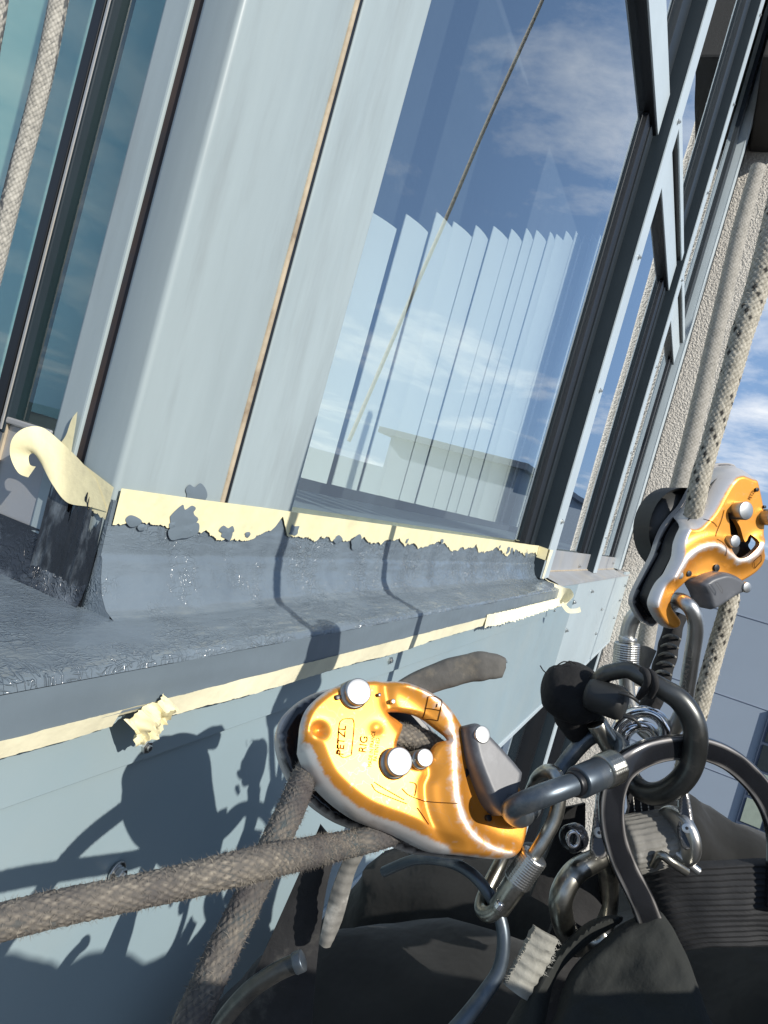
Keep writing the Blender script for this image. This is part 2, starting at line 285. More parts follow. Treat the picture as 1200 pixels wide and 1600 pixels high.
def box(x0, x1, y0, y1, z0, z1, bev=0.0, seg=2):
    bm = bmesh.new()
    vs = [bm.verts.new(p) for p in [(x0,y0,z0),(x1,y0,z0),(x1,y1,z0),(x0,y1,z0),(x0,y0,z1),(x1,y0,z1),(x1,y1,z1),(x0,y1,z1)]]
    for f in [(0,3,2,1),(4,5,6,7),(0,1,5,4),(1,2,6,5),(2,3,7,6),(3,0,4,7)]: bm.faces.new([vs[i] for i in f])
    if bev: bmesh.ops.bevel(bm, geom=bm.edges[:], offset=bev, segments=seg, affect='EDGES', profile=0.6)
    bm.verts.index_update()
    V = [tuple(v.co) for v in bm.verts]; Fc = [[v.index for v in f.verts] for f in bm.faces]; bm.free()
    return V, Fc
def join(*parts):
    V, Fc = [], []
    for v, f in parts:
        n = len(V); V += [tuple(p) for p in v]; Fc += [[i+n for i in q] for q in f]
    return V, Fc
def catmull(P, n, closed=False):
    P = np.asarray(P, float); m = len(P); out = []
    segs = m if closed else m-1
    for i in range(segs):
        g = (lambda k: P[k % m]) if closed else (lambda k: P[min(max(k, 0), m-1)])
        p0, p1, p2, p3 = g(i-1), g(i), g(i+1), g(i+2)
        for t in np.linspace(0, 1, n, endpoint=False):
            out.append(0.5*((2*p1)+(-p0+p2)*t+(2*p0-5*p1+4*p2-p3)*t*t+(-p0+3*p1-3*p2+p3)*t**3))
    if not closed: out.append(P[-1])
    return np.array(out)
def resample(P, step, closed=False):
    if closed: P = np.vstack([P, P[:1]])
    d = np.r_[0, np.cumsum(np.linalg.norm(np.diff(P[:, :3], axis=0), axis=1))]
    n = max(3, int(d[-1]/step)); s = np.linspace(0, d[-1], n+(0 if closed else 1), endpoint=not closed)
    return np.array([np.interp(s, d, P[:, k]) for k in range(P.shape[1])]).T, s, d[-1]
def frames(P, closed=False):
    n = len(P)
    T = (np.roll(P, -1, 0)-np.roll(P, 1, 0)) if closed else np.gradient(P, axis=0)
    T /= np.linalg.norm(T, axis=1)[:, None]+1e-12
    ref = np.array([0, 0, 1.0]) if abs(T[0][2]) < 0.9 else np.array([0, 1.0, 0])
    N = np.zeros_like(P); v = np.cross(T[0], ref); v /= np.linalg.norm(v)
    for i in range(n):
        v = v-T[i]*(v@T[i]); v /= np.linalg.norm(v); N[i] = v
    if closed:
        v = N[-1]-T[0]*(N[-1]@T[0]); v /= np.linalg.norm(v)
        ang = math.atan2(np.cross(v, N[0])@T[0], v@N[0])
        B0 = np.cross(T, N)
        a = np.linspace(0, ang, n)[:, None]
        N = N*np.cos(a)+B0*np.sin(a)
    return T, N, np.cross(T, N)
def tube(path, seg=20, step=0.0015, closed=False, flat=(1, 1), nref=None, wear=None, ribs=None):
    """path rows: x,y,z,r  -> verts, faces, (arc s, angle) arrays"""
    P = catmull(path, 12, closed); P, s, Ltot = resample(P, step, closed)
    C = P[:, :3]; R = P[:, 3]
    T, N, B = frames(C, closed)
    if nref is not None:
        nr = np.asarray(nref, float); N = nr[None, :]-T*(T@nr)[:, None]; N /= np.linalg.norm(N, axis=1)[:, None]; B = np.cross(T, N)
    a = np.linspace(0, 2*math.pi, seg, endpoint=False)
    ca, sa = np.cos(a), np.sin(a)
    if flat[0] != flat[1] or flat[0] != 1:
        e = 0.55; ca = np.sign(ca)*np.abs(ca)**e*flat[0]; sa = np.sign(sa)*np.abs(sa)**e*flat[1]
    RR = R[:, None]*np.ones(seg)[None, :]
    if ribs is not None: RR = RR*ribs(s[:, None], a[None, :])
    V = C[:, None, :]+RR[..., None]*(ca[None, :, None]*N[:, None, :]+sa[None, :, None]*B[:, None, :])
    n = len(C); V = V.reshape(-1, 3); F = []
    i = np.arange(n if closed else n-1)[:, None]; j = np.arange(seg)[None, :]
    i2 = (i+1) % n; j2 = (j+1) % seg
    F = np.stack([(i*seg+j)+0*j, (i*seg+j2), (i2*seg+j2), (i2*seg+j)], -1).reshape(-1, 4).tolist()
    if not closed:
        c0 = len(V); V = np.vstack([V, C[0]-T[0]*R[0]*0.25, C[-1]+T[-1]*R[-1]*0.25])
        for k in range(seg):
            F.append([c0, (k+1) % seg, k]); F.append([c0+1, (n-1)*seg+k, (n-1)*seg+(k+1) % seg])
    return V, F, s, a
def pix_path(rows):
    """rows px,py,depth,r_px -> x,y,z,r"""
    out = []
    for px, py, t, r in rows:
        p = dep(px, py, t); out.append((*p, r*t*NEAR/FPX))
    return np.array(out)
def bar(name, rows, m, parent, seg=20, closed=False, step=0.0012, **kw):
    V, F, s, a = tube(pix_path(rows), seg, step, closed, **kw)
    return part(name, V, F, m, parent, smooth=True)
def cyl(p0, p1, r0, r1=None, seg=28, cap=0.15, ribs=None, rows=None):
    """rounded-end cylinder between two points"""
    p0 = np.asarray(p0, float); p1 = np.asarray(p1, float); r1 = r0 if r1 is None else r1
    ax = p1-p0; L = np.linalg.norm(ax); T = ax/L
    ref = np.array([0, 0, 1.0]) if abs(T[2]) < 0.9 else np.array([1.0, 0, 0])
    N = np.cross(T, ref); N /= np.linalg.norm(N); B = np.cross(T, N)
    prof = [(0, 0), (0, r0*(1-cap)), (cap*r0*0.3, r0*(1-cap*0.3)), (cap*r0, r0)]
    k = rows or 2
    for t in np.linspace(0, 1, k+1)[1:-1]: prof.append((cap*r0+t*(L-cap*(r0+r1)), r0+(r1-r0)*t))
    prof += [(L-cap*r1, r1), (L-cap*r1*0.3, r1*(1-cap*0.3)), (L, r1*(1-cap)), (L, 0)]
    V = []; F = []
    for h, r in prof:
        for i in range(seg):
            a = 2*math.pi*i/seg; q = r
            if ribs is not None and r > 0: q = r*ribs(h, a)
            V.append(p0+T*h+q*(math.cos(a)*N+math.sin(a)*B))
    for k in range(len(prof)-1):
        for i in range(seg):
            F.append([k*seg+i, k*seg+(i+1) % seg, (k+1)*seg+(i+1) % seg, (k+1)*seg+i])
    return V, F
def inside(P, poly):
    P = np.asarray(P, float); A = np.asarray(poly, float); Bp = np.roll(A, 1, 0)
    x, y = P[:, :1], P[:, 1:2]; yi, yj, xi, xj = A[None, :, 1], Bp[None, :, 1], A[None, :, 0], Bp[None, :, 0]
    with np.errstate(divide='ignore', invalid='ignore'):
        c = ((yi > y) != (yj > y)) & (x < (xj-xi)*(y-yi)/(yj-yi)+xi)
    return c.sum(1) % 2 == 1
def seg_dist(Q, poly, closed=True):
    Q = np.asarray(Q, float); A = np.asarray(poly, float)
    B = np.roll(A, -1, 0) if closed else A[1:]
    if not closed: A = A[:-1]
    d = B-A; L = (d**2).sum(1)+1e-12
    t = np.clip(((Q[:, None, :]-A[None])*d[None]).sum(-1)/L[None], 0, 1)
    C = A[None]+t[..., None]*d[None]
    return np.sqrt(((Q[:, None, :]-C)**2).sum(-1).min(1))
class Plane:
    def __init__(s, px, py, t, n):
        s.O = dep(px, py, t); s.n = np.asarray(n, float)/np.linalg.norm(n)
    def P(s, px, py, h=0.0):
        d = ray(px, py); return d*((s.O@s.n)/(d@s.n))+s.n*h
    def unit(s, px, py):
        return np.linalg.norm(s.P(px+1, py)-s.P(px, py))
def sheet(pl, outline, holes, step, hfn, thick, smooth_n=5, wearfn=None, sm_holes=3):
    """pressed metal sheet cut to an outline, with a height field along the plane's normal"""
    O = catmull(outline, smooth_n, True); HS = [catmull(h, sm_holes, True) for h in holes]
    pts = [tuple(p) for p in O]; edges = [(i, (i+1) % len(O)) for i in range(len(O))]
    for h in HS:
        k = len(pts); pts += [tuple(p) for p in h]; edges += [(k+i, k+(i+1) % len(h)) for i in range(len(h))]
    lo, hi = O.min(0), O.max(0); G = []
    r = 0
    for y in np.arange(lo[1], hi[1], step*0.87):
        r += 1
        for x in np.arange(lo[0]+(r % 2)*step/2, hi[0], step): G.append((x, y))
    G = np.array(G)
    dm = seg_dist(G, O)
    for h in HS: dm = np.minimum(dm, seg_dist(G, h))
    ok = (dm > step*0.55) & inside(G, O)
    for h in HS: ok &= ~inside(G, h)
    G = [tuple(g) for g in G[ok]]
    r = delaunay_2d_cdt([Vector(p) for p in pts+G], edges, [], 0, 1e-5)
    vv = np.array([tuple(v) for v in r[0]]); T3 = np.array([list(f) for f in r[2] if len(f) == 3])
    cc = vv[T3].mean(1); ok = inside(cc, O)
    for h in HS: ok &= ~inside(cc, h)
    tris = T3[ok].tolist()
    H = hfn(vv, O, HS)
    top = np.array([pl.P(p[0], p[1], h) for p, h in zip(vv, H)])
    bot = np.array([pl.P(p[0], p[1], h-thick) for p, h in zip(vv, H)])
    n = len(vv); a, b, c = tris[0]
    nz = np.cross(top[b]-top[a], top[c]-top[a])@pl.n
    if nz < 0: tris = [t[::-1] for t in tris]
    F = tris+[[i+n for i in t[::-1]] for t in tris]
    from collections import Counter
    ec = {}
    for t in tris:
        for k in range(3):
            e = (t[k], t[(k+1) % 3])
            if (e[1], e[0]) in ec: del ec[(e[1], e[0])]
            else: ec[e] = 1
    for (i, j) in ec: F.append([j, i, i+n, j+n])
    w = wearfn(vv, O, HS) if wearfn is not None else np.zeros(n)
    return np.vstack([top, bot]), F, {'wear': np.r_[w, w]}
def disc(pl, px, py, rpx, h0, h1, m, parent, name='rivet', dome=0.10, seg=28):
    u = pl.unit(px, py)
    V, F = cyl(pl.P(px, py, h0), pl.P(px, py, h1), rpx*u, cap=dome, seg=seg)
    return part(name, V, F, m, parent, smooth=True)
def text_mesh(txt):
    cu = bpy.data.curves.new('t', 'FONT'); cu.body = txt; cu.size = 1.0; cu.align_x = 'LEFT'
    o = bpy.data.objects.new('t', cu); COL.objects.link(o)
    bpy.context.view_layer.update()
    me = bpy.data.meshes.new_from_object(o.evaluated_get(bpy.context.evaluated_depsgraph_get()))
    V = np.array([v.co[:] for v in me.vertices]); F = [list(p.vertices) for p in me.polygons]
    bpy.data.objects.remove(o); bpy.data.curves.remove(cu); bpy.data.meshes.remove(me)
    return V, F
def lettering(pl, txt, px, py, dirpx, size_px, h, m, parent, squeeze=1.0, up_sign=1):
    V, F = text_mesh(txt); dx = np.array(dirpx, float); dx /= np.linalg.norm(dx); up = np.array([dx[1], -dx[0]])*up_sign
    W = []
    Q = np.array([np.array([px, py])+dx*v[0]*size_px*squeeze+up*v[1]*size_px for v in V])
    H = h(Q) if callable(h) else np.full(len(Q), h)
    for q, hh in zip(Q, H): W.append(pl.P(q[0], q[1], hh))
    return part('lettering', W, F, m, parent)
def strokes(pl, lines, wpx, h, m, parent, name='engraving'):
    V, F = [], []
    for ln in lines:
        P = catmull(ln, 5) if len(ln) > 2 else np.array(ln, float)
        d = np.gradient(P, axis=0); d /= np.linalg.norm(d, axis=1)[:, None]; nn = np.stack([-d[:, 1], d[:, 0]], 1)*wpx/2
        k = len(V)
        H = h(P) if callable(h) else np.full(len(P), h)
        for p, q, hh in zip(P, nn, H): V += [pl.P(*(p+q), hh), pl.P(*(p-q), hh)]
        for i in range(len(P)-1): F.append([k+2*i, k+2*i+1, k+2*i+3, k+2*i+2])
    return part(name, V, F, m, parent)

# ================================================================== SETTING
V, F = box(-400, 400, -400, 400, -12.3, -12.0)
g = mesh_obj('ground', V, F, 'asphalt'); g['kind'] = 'structure'

# ------------------------------------------------------------------ the building face beside the camera
B = thing('office_building', 'grey-blue metal clad office facade with large window and painted sill ledge', 'building', (0.3, 0.3, -12))
ZT = 3.4
V, F = box(0.308, 0.4085, 0.300, 0.331, -0.121, ZT, 0.004, 3); part('cladding_panel', V, F, 'cladding', B, True)
V, F = box(0.4160, 0.5040, 0.300, 0.318, -0.060, ZT, 0.002); part('cladding_panel', V, F, 'cladding', B)
V, F = box(0.4060, 0.4158, 0.3095, 0.330, -0.060, ZT); part('joint_gap', V, F, 'frame_black', B)
part('gasket_or_gap_shade', *box(0.4120, 0.4159, 0.3008, 0.3094, -0.060, ZT), 'frame_black', B)  # black strip filling the open joint, the gap's shade put into its colour
# sealant bead, slightly uneven
xs = np.linspace(-0.055, ZT, 500); Vb, Fb = [], []
for i, z in enumerate(xs):
    w = 0.0022+0.0006*mnoise.noise((z*9, 0, 3)); 
    for k in range(7):
        a = math.pi*k/6; Vb.append((0.4086-w*math.cos(a), 0.3006-0.0022*math.sin(a), z))
for i in range(len(xs)-1):
    for k in range(6): Fb.append([i*7+k, i*7+k+1, (i+1)*7+k+1, (i+1)*7+k])
part('sealant_bead', Vb, Fb, 'sealant', B, True)
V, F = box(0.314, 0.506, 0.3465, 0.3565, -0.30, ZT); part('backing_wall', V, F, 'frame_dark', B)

# return of the corner: gap, frame, glass, muntin
V, F = box(0.3105, 0.330, 0.3312, 0.3385, -0.10, ZT); part('joint_gap', V, F, 'rust', B)
V, F = box(0.308, 0.316, 0.3385, 0.3590, -0.088, ZT, 0.0015); part('window_frame', V, F, 'cladding', B)
fr = part('window_frame', *box(0.306, 0.322, 0.3990, 0.4040, -0.035, ZT, 0.001), 'frame_dark', B)
V, F = box(0.3045, 0.3055, 0.4000, 0.4015, -0.033, ZT); part('trim', V, F, 'flashing', fr)
part('window_frame', *box(0.305, 0.322, 0.4042, 0.4130, -0.035, ZT, 0.001), 'frame_black', B)
for y0, y1 in ((0.359, 0.399), (0.413, 0.72)):
    pn = part('window_pane', *box(0.3120, 0.3160, y0, y1, -0.028, ZT), 'glass_green', B)
V, F = box(0.309, 0.322, 0.3592, 0.72, -0.086, -0.029, 0.001); part('sill_panel', V, F, 'flashing', B)
V, F = box(0.3070, 0.3089, 0.3985, 0.4005, -0.086, -0.0286); part('sill_joint', V, F, 'sealant', B)
V, F = box(0.3062, 0.3089, 0.360, 0.72, -0.0285, -0.0245, 0.001); part('window_sill', V, F, 'flashing', B)
V, F = box(0.360, 0.366, 0.372, 0.95, -0.02, ZT); part('blind_panel', V, F, 'blind_teal', B)

# main window bays
def stile(x0, x1, z0=-0.06, z1=ZT):
    part('window_frame', *box(x0, x1, 0.3000, 0.350, z0, z1, 0.0015), 'frame_black', B)
def pane(x0, x1, z0, z1):
    part('window_pane', *box(x0, x1, 0.3125, 0.3165, z0, z1), 'glass', B)
pane(0.500, 1.4405, -0.070, 0.853); pane(1.620, 2.3405, -0.070, 0.853); pane(2.545, 3.2555, -0.070, 0.853)
pane(0.500, 1.4405, 0.943, ZT); pane(1.620, 2.3405, 0.943, ZT); pane(2.545, 3.2555, 0.943, ZT)
for x, wd in ((1.440, 0.1075), (2.340, 0.1295), (3.255, 0.1445)):
    part('window_frame', *box(x, x+wd*0.42, 0.3065, 0.330, -0.06, 0.8525, 0.0015), 'frame_black', B)
    part('window_frame', *box(x+wd*0.425, x+wd*0.80, 0.3030, 0.330, -0.06, 0.8525, 0.0015), 'frame_grey', B)
    part('gasket_or_gap_shade', *box(x+wd*0.802, x+wd*0.995, 0.3080, 0.330, -0.06, 0.8525), 'frame_black', B)
    part('window_frame', *box(x, x+wd*0.8, 0.3035, 0.330, 0.9435, ZT, 0.0015), 'frame_grey', B)
    part('gasket_or_gap_shade', *box(x+wd*0.802, x+wd*0.995, 0.3080, 0.330, 0.9435, ZT), 'frame_black', B)
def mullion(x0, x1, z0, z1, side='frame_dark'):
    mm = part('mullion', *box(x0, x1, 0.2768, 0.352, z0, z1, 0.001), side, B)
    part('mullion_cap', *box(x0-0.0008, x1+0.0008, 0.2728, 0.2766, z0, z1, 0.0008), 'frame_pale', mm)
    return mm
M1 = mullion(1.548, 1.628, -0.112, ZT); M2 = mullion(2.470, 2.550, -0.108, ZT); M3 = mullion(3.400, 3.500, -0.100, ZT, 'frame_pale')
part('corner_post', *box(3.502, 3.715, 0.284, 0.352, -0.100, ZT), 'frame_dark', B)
for x0, x1 in ((0.505, 1.5275), (1.6300, 2.4395), (2.5520, 3.3695)):
    tr = part('transom', *box(x0, x1, 0.2975, 0.335, 0.853, 0.943, 0.001), 'frame_black', B)  # black body paints the underside's shade; only the front plate is pale
    part('transom_face', *box(x0+0.0005, x1-0.0005, 0.2935, 0.2973, 0.855, 0.942, 0.0008), 'frame_pale', tr)
    if x0 > 1.5:
        tr2 = part('sash_rail', *box(x0, x1, 0.2855, 0.312, 0.956, 0.985, 0.001), 'frame_black', B)  # black body again, shade under the rail put into the colour
        part('rail_face', *box(x0+0.0005, x1-0.0005, 0.2815, 0.2853, 0.957, 0.984), 'frame_pale', tr2)
# room behind the glass
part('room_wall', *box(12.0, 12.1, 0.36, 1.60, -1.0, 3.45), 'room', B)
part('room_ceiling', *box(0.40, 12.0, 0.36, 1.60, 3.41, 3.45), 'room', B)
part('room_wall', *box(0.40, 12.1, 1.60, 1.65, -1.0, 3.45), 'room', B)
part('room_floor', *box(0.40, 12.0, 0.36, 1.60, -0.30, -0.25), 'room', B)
part('inner_sill', *box(0.51, 3.40, 0.320, 0.60, -0.075, -0.052), 'frame_pale', B)

# spandrel panels below the ledge
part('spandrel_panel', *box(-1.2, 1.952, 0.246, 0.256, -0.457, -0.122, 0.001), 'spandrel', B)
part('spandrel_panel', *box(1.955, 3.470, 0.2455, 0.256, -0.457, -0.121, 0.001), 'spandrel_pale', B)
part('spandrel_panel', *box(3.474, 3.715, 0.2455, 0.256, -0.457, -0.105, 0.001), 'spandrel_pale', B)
part('spandrel_lip', *box(-1.2, 1.80, 0.2415, 0.2458, -0.188, -0.1235, 0.0006), 'spandrel', B)
part('lower_wall', *box(-1.2, 3.715, 0.262, 0.30, -1.6, -0.13), 'frame_dark', B) if False else None
part('spandrel_trim', *box(-1.2, 3.715, 0.2435, 0.300, -0.470, -0.4575, 0.001), 'frame_pale', B)
# floor below: window band
part('window_pane', *box(-1.2, 2.455, 0.318, 0.322, -2.2, -0.470), 'glass', B)
part('window_pane', *box(2.560, 3.385, 0.318, 0.322, -2.2, -0.470), 'glass', B)
for x in (1.548, 2.440, 3.370): part('window_frame', *box(x, x+0.025, 0.290, 0.330, -2.2, -0.4705), 'frame_black', B)
for x in (2.470, 3.400):
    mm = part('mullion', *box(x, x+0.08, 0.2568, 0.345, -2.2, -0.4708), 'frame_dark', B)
    part('mullion_cap', *box(x-0.0008, x+0.0808, 0.2528, 0.2566, -2.2, -0.4708), 'frame_pale', mm)
part('lower_blind', *box(-1.0, 2.40, 0.42, 0.43, -2.2, -0.48), 'room', B)
part('corner_post', *box(3.482, 3.715, 0.262, 0.345, -2.2, -0.4708), 'frame_dark', B)
part('lower_facade', *box(-1.2, 3.715, 0.256, 0.35, -12, -2.2), 'spandrel', B)

# painted ledge with upstand and fascia: one wavy sheet
prof = np.array([(0.2988,-0.052),(0.2984,-0.070),(0.2976,-0.0845),(0.2958,-0.0865),(0.2935,-0.096),(0.2895,-0.106),(0.2835,-0.1135),(0.276,-0.117),(0.262,-0.118),(0.2460,-0.1192),(0.2340,-0.1200),(0.2305,-0.1212),(0.2293,-0.1245)])
PR, ps, pl_ = resample(np.c_[prof, np.zeros(len(prof))], 0.0016)
xs = np.arange(0.3075, 1.606, 0.003); Vl = []; nP = len(PR)
for x in xs:
    for k, (y, z, _) in enumerate(PR):
        w = 0.0011*mnoise.noise((x*14, k*0.10, 1.3))+0.0005*mnoise.noise((x*60, k*0.35, 5))
        q = min(1, k/8)*min(1, max(0, (x-0.310)/0.02))
        Vl.append((x, y-w*q, z+w*q))
Fl = [[i*nP+k, i*nP+k+1, (i+1)*nP+k+1, (i+1)*nP+k] for i in range(len(xs)-1) for k in range(nP-1)]
ledge = part('ledge_top', Vl, Fl, 'wet_paint', B, True)
nE = len(PR)
PE = [(y, z) for y, z, _ in PR if y > 0.279]; nE = len(PE)
Ve = [(0.3073, y, z) for y, z in PE]+[(0.3073, 0.279, -0.119), (0.3073, 0.3005, -0.119), (0.3073, 0.3005, -0.052)]
part('ledge_end', Ve, [list(range(nE+3))], 'wet_paint', B)
# flat continuation round the corner
xs2 = np.r_[np.arange(-0.6, 0.300, 0.004), 0.3035, 0.3072, 0.3105]; ys2 = np.r_[0.2293, 0.2305, np.arange(0.234, 0.80, 0.004)]; V2 = []
for x in xs2:
    for j, y in enumerate(ys2):
        z = float(np.interp(y, prof[::-1, 0], prof[::-1, 1])) if y < 0.276 else -0.117
        z += 0.0002+(0.0009*mnoise.noise((x*16, y*16, 2)) if j > 2 else 0)*min(1, max(0, (0.305-x)/0.03))
        V2.append((x, y, z))
n2 = len(ys2)
F2 = [[i*n2+j, (i+1)*n2+j, (i+1)*n2+j+1, i*n2+j+1] for i in range(len(xs2)-1) for j in range(n2-1)]
part('ledge_top', V2, F2, 'wet_paint', B, True)
xs3 = np.arange(-0.6, 1.602, 0.006); V3 = []
zz = np.linspace(-0.1245, -0.1465, 8)
for x in xs3:
    for j, z in enumerate(zz):
        V3.append((x, 0.2293+0.0005*mnoise.noise((x*20, j*0.3, 8))-0.0002, z+(0.0007*mnoise.noise((x*50, 1, 1)) if j == 7 else 0)))
    V3.append((x, 0.240, -0.1468))
F3 = [[i*9+j, i*9+j+1, (i+1)*9+j+1, (i+1)*9+j] for i in range(len(xs3)-1) for j in range(8)]
part('fascia', V3, F3, 'fascia_paint', B, True)
# bare metal flashing to the right of the painted stretch
pr2 = [(0.2995,-0.050),(0.2990,-0.098),(0.2975,-0.104),(0.2440,-0.1165),(0.2432,-0.123)]
V4 = []; 
for x in (1.6075, 3.712):
    for y, z in pr2: V4.append((x, y, z))
part('sill_flashing', V4, [[i, i+1, i+6, i+5] for i in range(4)], 'flashing', B)
part('sealant_bead', *box(1.64, 3.70, 0.2945, 0.2985, -0.1045, -0.1015, 0.001), 'sealant', B)
# bottom of the return, brushed with dark paint
Vr = []; rows_r = np.arange(0.3005, 0.72, 0.003); cols_r = np.linspace(-0.119, -0.084, 14)
for y in rows_r:
    for k, z in enumerate(cols_r): Vr.append((0.3078-0.006*(1-k/13)**2-0.0008*mnoise.noise((y*40, z*120, 0)), y, z))
part('upstand', Vr, [[i*14+k, i*14+k+1, (i+1)*14+k+1, (i+1)*14+k] for i in range(len(rows_r)-1) for k in range(13)], 'wet_paint_smear', B, True)

# screws
def screw_mesh():
    a = cyl((0, 0.0008, 0), (0, -0.0010, 0), 0.0062, cap=0.1, seg=20)
    b = cyl((0, -0.0010, 0), (0, -0.0050, 0), 0.0038, cap=0.12, seg=6)
    c = cyl((0, -0.0050, 0), (0, -0.0066, 0), 0.0018, cap=0.2, seg=10)
    return join(a, b, c)
sv, sf = screw_mesh()
sme = None
def screw(px, py, y, scale=1.0, m='screw_steel'):
    global sme
    p = onY(px, py, y)
    if sme is None:
        sme = bpy.data.meshes.new('screw'); sme.from_pydata([tuple(v) for v in sv], [], sf); sme.materials.append(MATS[m])
    o = bpy.data.objects.new('screw', sme); COL.objects.link(o); o.parent = B
    o.location = Vector(p-BASES[B.name]); o.scale = (scale,)*3; o.rotation_euler = (0, random.random()*3, 0)
for q in ((605,1030),(787,1033),(753,1150),(222,1163),(885,985),(897,941),(864,953),(925,924),(940,952),(931,990),(183,1362)): screw(*q, 0.2440)
for q in ((968,938),(959,965),(976,915)): screw(*q, 0.2440, 1.2)
for q in ((905,885),(958,880)): screw(*q, 0.2975)
for py in (60, 118, 295, 470, 640, 810): 
    for k in (0,):
        pass
for z in np.arange(0.02, ZT, 0.30):
    for x in (1.588, 2.510):
        o = bpy.data.objects.new('screw', sme); COL.objects.link(o); o.parent = B; o.location = Vector(np.array([x, 0.2722, z])-BASES[B.name])

# ------------------------------------------------------------------ stucco side wall and the dark canopy box on it
xw = 3.72; NY = 60; NZ = 300
V, F = box(xw, xw+0.35, 0.062, 0.90, -12, 4.2, 0.02, 3)
solo('stucco_wall', V, F, 'stucco', 'rough beige stucco wall standing square to the metal facade', 'wall', base=(xw+0.17, 0.4, -12))
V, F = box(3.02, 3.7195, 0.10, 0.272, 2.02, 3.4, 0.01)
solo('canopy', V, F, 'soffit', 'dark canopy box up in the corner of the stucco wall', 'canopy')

# ------------------------------------------------------------------ blinds behind the main window
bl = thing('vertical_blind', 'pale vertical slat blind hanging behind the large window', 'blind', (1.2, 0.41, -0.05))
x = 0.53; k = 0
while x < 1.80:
    w = 0.047; ang = -math.radians(10+26*mnoise.noise((k*1.7, 0, 0))); ztop = 0.24+0.41*(x-0.60)+0.015*mnoise.noise((k*3.1, 2, 0))  # tops cut on a slant: shade edge across the blind put into the shape
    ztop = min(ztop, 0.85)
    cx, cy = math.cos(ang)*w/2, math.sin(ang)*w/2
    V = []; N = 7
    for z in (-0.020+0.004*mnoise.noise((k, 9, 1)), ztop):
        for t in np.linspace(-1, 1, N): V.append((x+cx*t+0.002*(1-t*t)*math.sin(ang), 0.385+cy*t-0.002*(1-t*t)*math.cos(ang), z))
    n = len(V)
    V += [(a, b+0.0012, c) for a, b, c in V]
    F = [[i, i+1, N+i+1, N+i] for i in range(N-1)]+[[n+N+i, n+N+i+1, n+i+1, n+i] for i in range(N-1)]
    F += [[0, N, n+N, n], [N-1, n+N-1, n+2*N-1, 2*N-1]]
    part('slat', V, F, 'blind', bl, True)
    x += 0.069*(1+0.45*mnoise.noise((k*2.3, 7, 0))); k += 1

# ------------------------------------------------------------------ far building
FB = thing('far_building', 'blue-grey flat-roofed building in the distance at the right edge', 'building', (24, -4, -12))
part('wall', *box(18, 30, -3.9, 4.0, -12, 0.62), 'far_wall', FB)
part('wall', *box(18.02, 30, -7.6, -3.9, -12, 1.25), 'far_wall', FB)
part('roof_slab', *box(17.7, 30.3, -7.9, -3.6, 1.25, 1.42), 'far_frame', FB)
part('wall', *box(18.4, 30, -14.0, -7.6, -12, 0.36), 'far_wall', FB)
for z in (-0.75, -2.6, -4.3, -6.0, -7.7):
    part('wall_joint', *box(17.985, 18.02, -3.9, 4.0, z-0.006, z+0.006), 'far_joint', FB)
wf = part('window_frame', *box(17.93, 18.03, -3.85, -2.43, -11, -2.60), 'far_frame', FB)
for i in range(3):
    for j in range(8):
        y1 = -2.50-i*0.46; z1 = -2.72-j*0.62
        part('window_pane', *box(17.91, 17.94, y1-0.40, y1, z1-0.54, z1), 'far_glass' if (i+j*2) % 5 not in (1, 4) else 'far_panel', FB)

# ================================================================== MASKING TAPE
def ribbon(A, Bq, thick=0.0003):
    """strip between two 3-D edge polylines"""
    A = np.asarray(A, float); Bq = np.asarray(Bq, float); n = len(A)
    V = []; M = 4
    for a, b in zip(A, Bq):
        for k in range(M+1): V.append(a+(b-a)*k/M)
    F = [[i*(M+1)+k, i*(M+1)+k+1, (i+1)*(M+1)+k+1, (i+1)*(M+1)+k] for i in range(n-1) for k in range(M)]
    return V, F
def fbm(x, s=0.0):
    return sum(mnoise.noise((x*f, s, f*0.1))*a for f, a in ((30, 1), (75, .6), (190, .42), (480, .3)))
# upper tape along the foot of the cladding and window
A, Bq = [], []
for x in np.arange(0.3095, 1.5470, 0.0009):
    top = -0.0445+0.0004*mnoise.noise((x*12, 4, 0))
    w = 0.0205+0.013*mnoise.noise((x*13, 1, 5))+0.007*mnoise.noise((x*41, 2, 5))+0.003*mnoise.noise((x*130, 3, 5))+0.0014*mnoise.noise((x*480, 3, 5))
    if abs(x-0.487) < 0.012: w *= 0.25+0.75*abs(x-0.487)/0.012
    if x > 0.62: w *= 0.92
    w = max(0.004, min(w, 0.031))
    A.append((x, 0.2972, top)); Bq.append((x, 0.2968, top-w))
V, F = ribbon(A, Bq)
solo('masking_tape', V, F, 'tape', 'long yellow masking tape along the foot of the window, ragged lower edge', 'tape', group=None)
# tape round the mullion foot
tp = thing('masking_tape', 'yellow tape folded round the foot of the nearest dark mullion', 'tape', (1.55, 0.285, -0.06))
V, F = ribbon([(1.5472, 0.2970, -0.0445), (1.5472, 0.2722, -0.046)], [(1.5472, 0.2965, -0.070), (1.5472, 0.2722, -0.071)]); part('tape_side', V, F, 'tape', tp)
V, F = ribbon([(1.5468, 0.2718, -0.046), (1.5850, 0.2718, -0.046)], [(1.5468, 0.2718, -0.110), (1.5680, 0.2718, -0.113)]); part('tape_front', V, F, 'tape_pale', tp)
V, F = ribbon([(1.606, 0.2860, -0.1105), (1.603, 0.2650, -0.1172), (1.603, 0.2280, -0.1195)], [(1.612, 0.2860, -0.1100), (1.610, 0.2650, -0.1165), (1.609, 0.2278, -0.1193)]); part('tape_edge', V, F, 'tape_pale', tp)
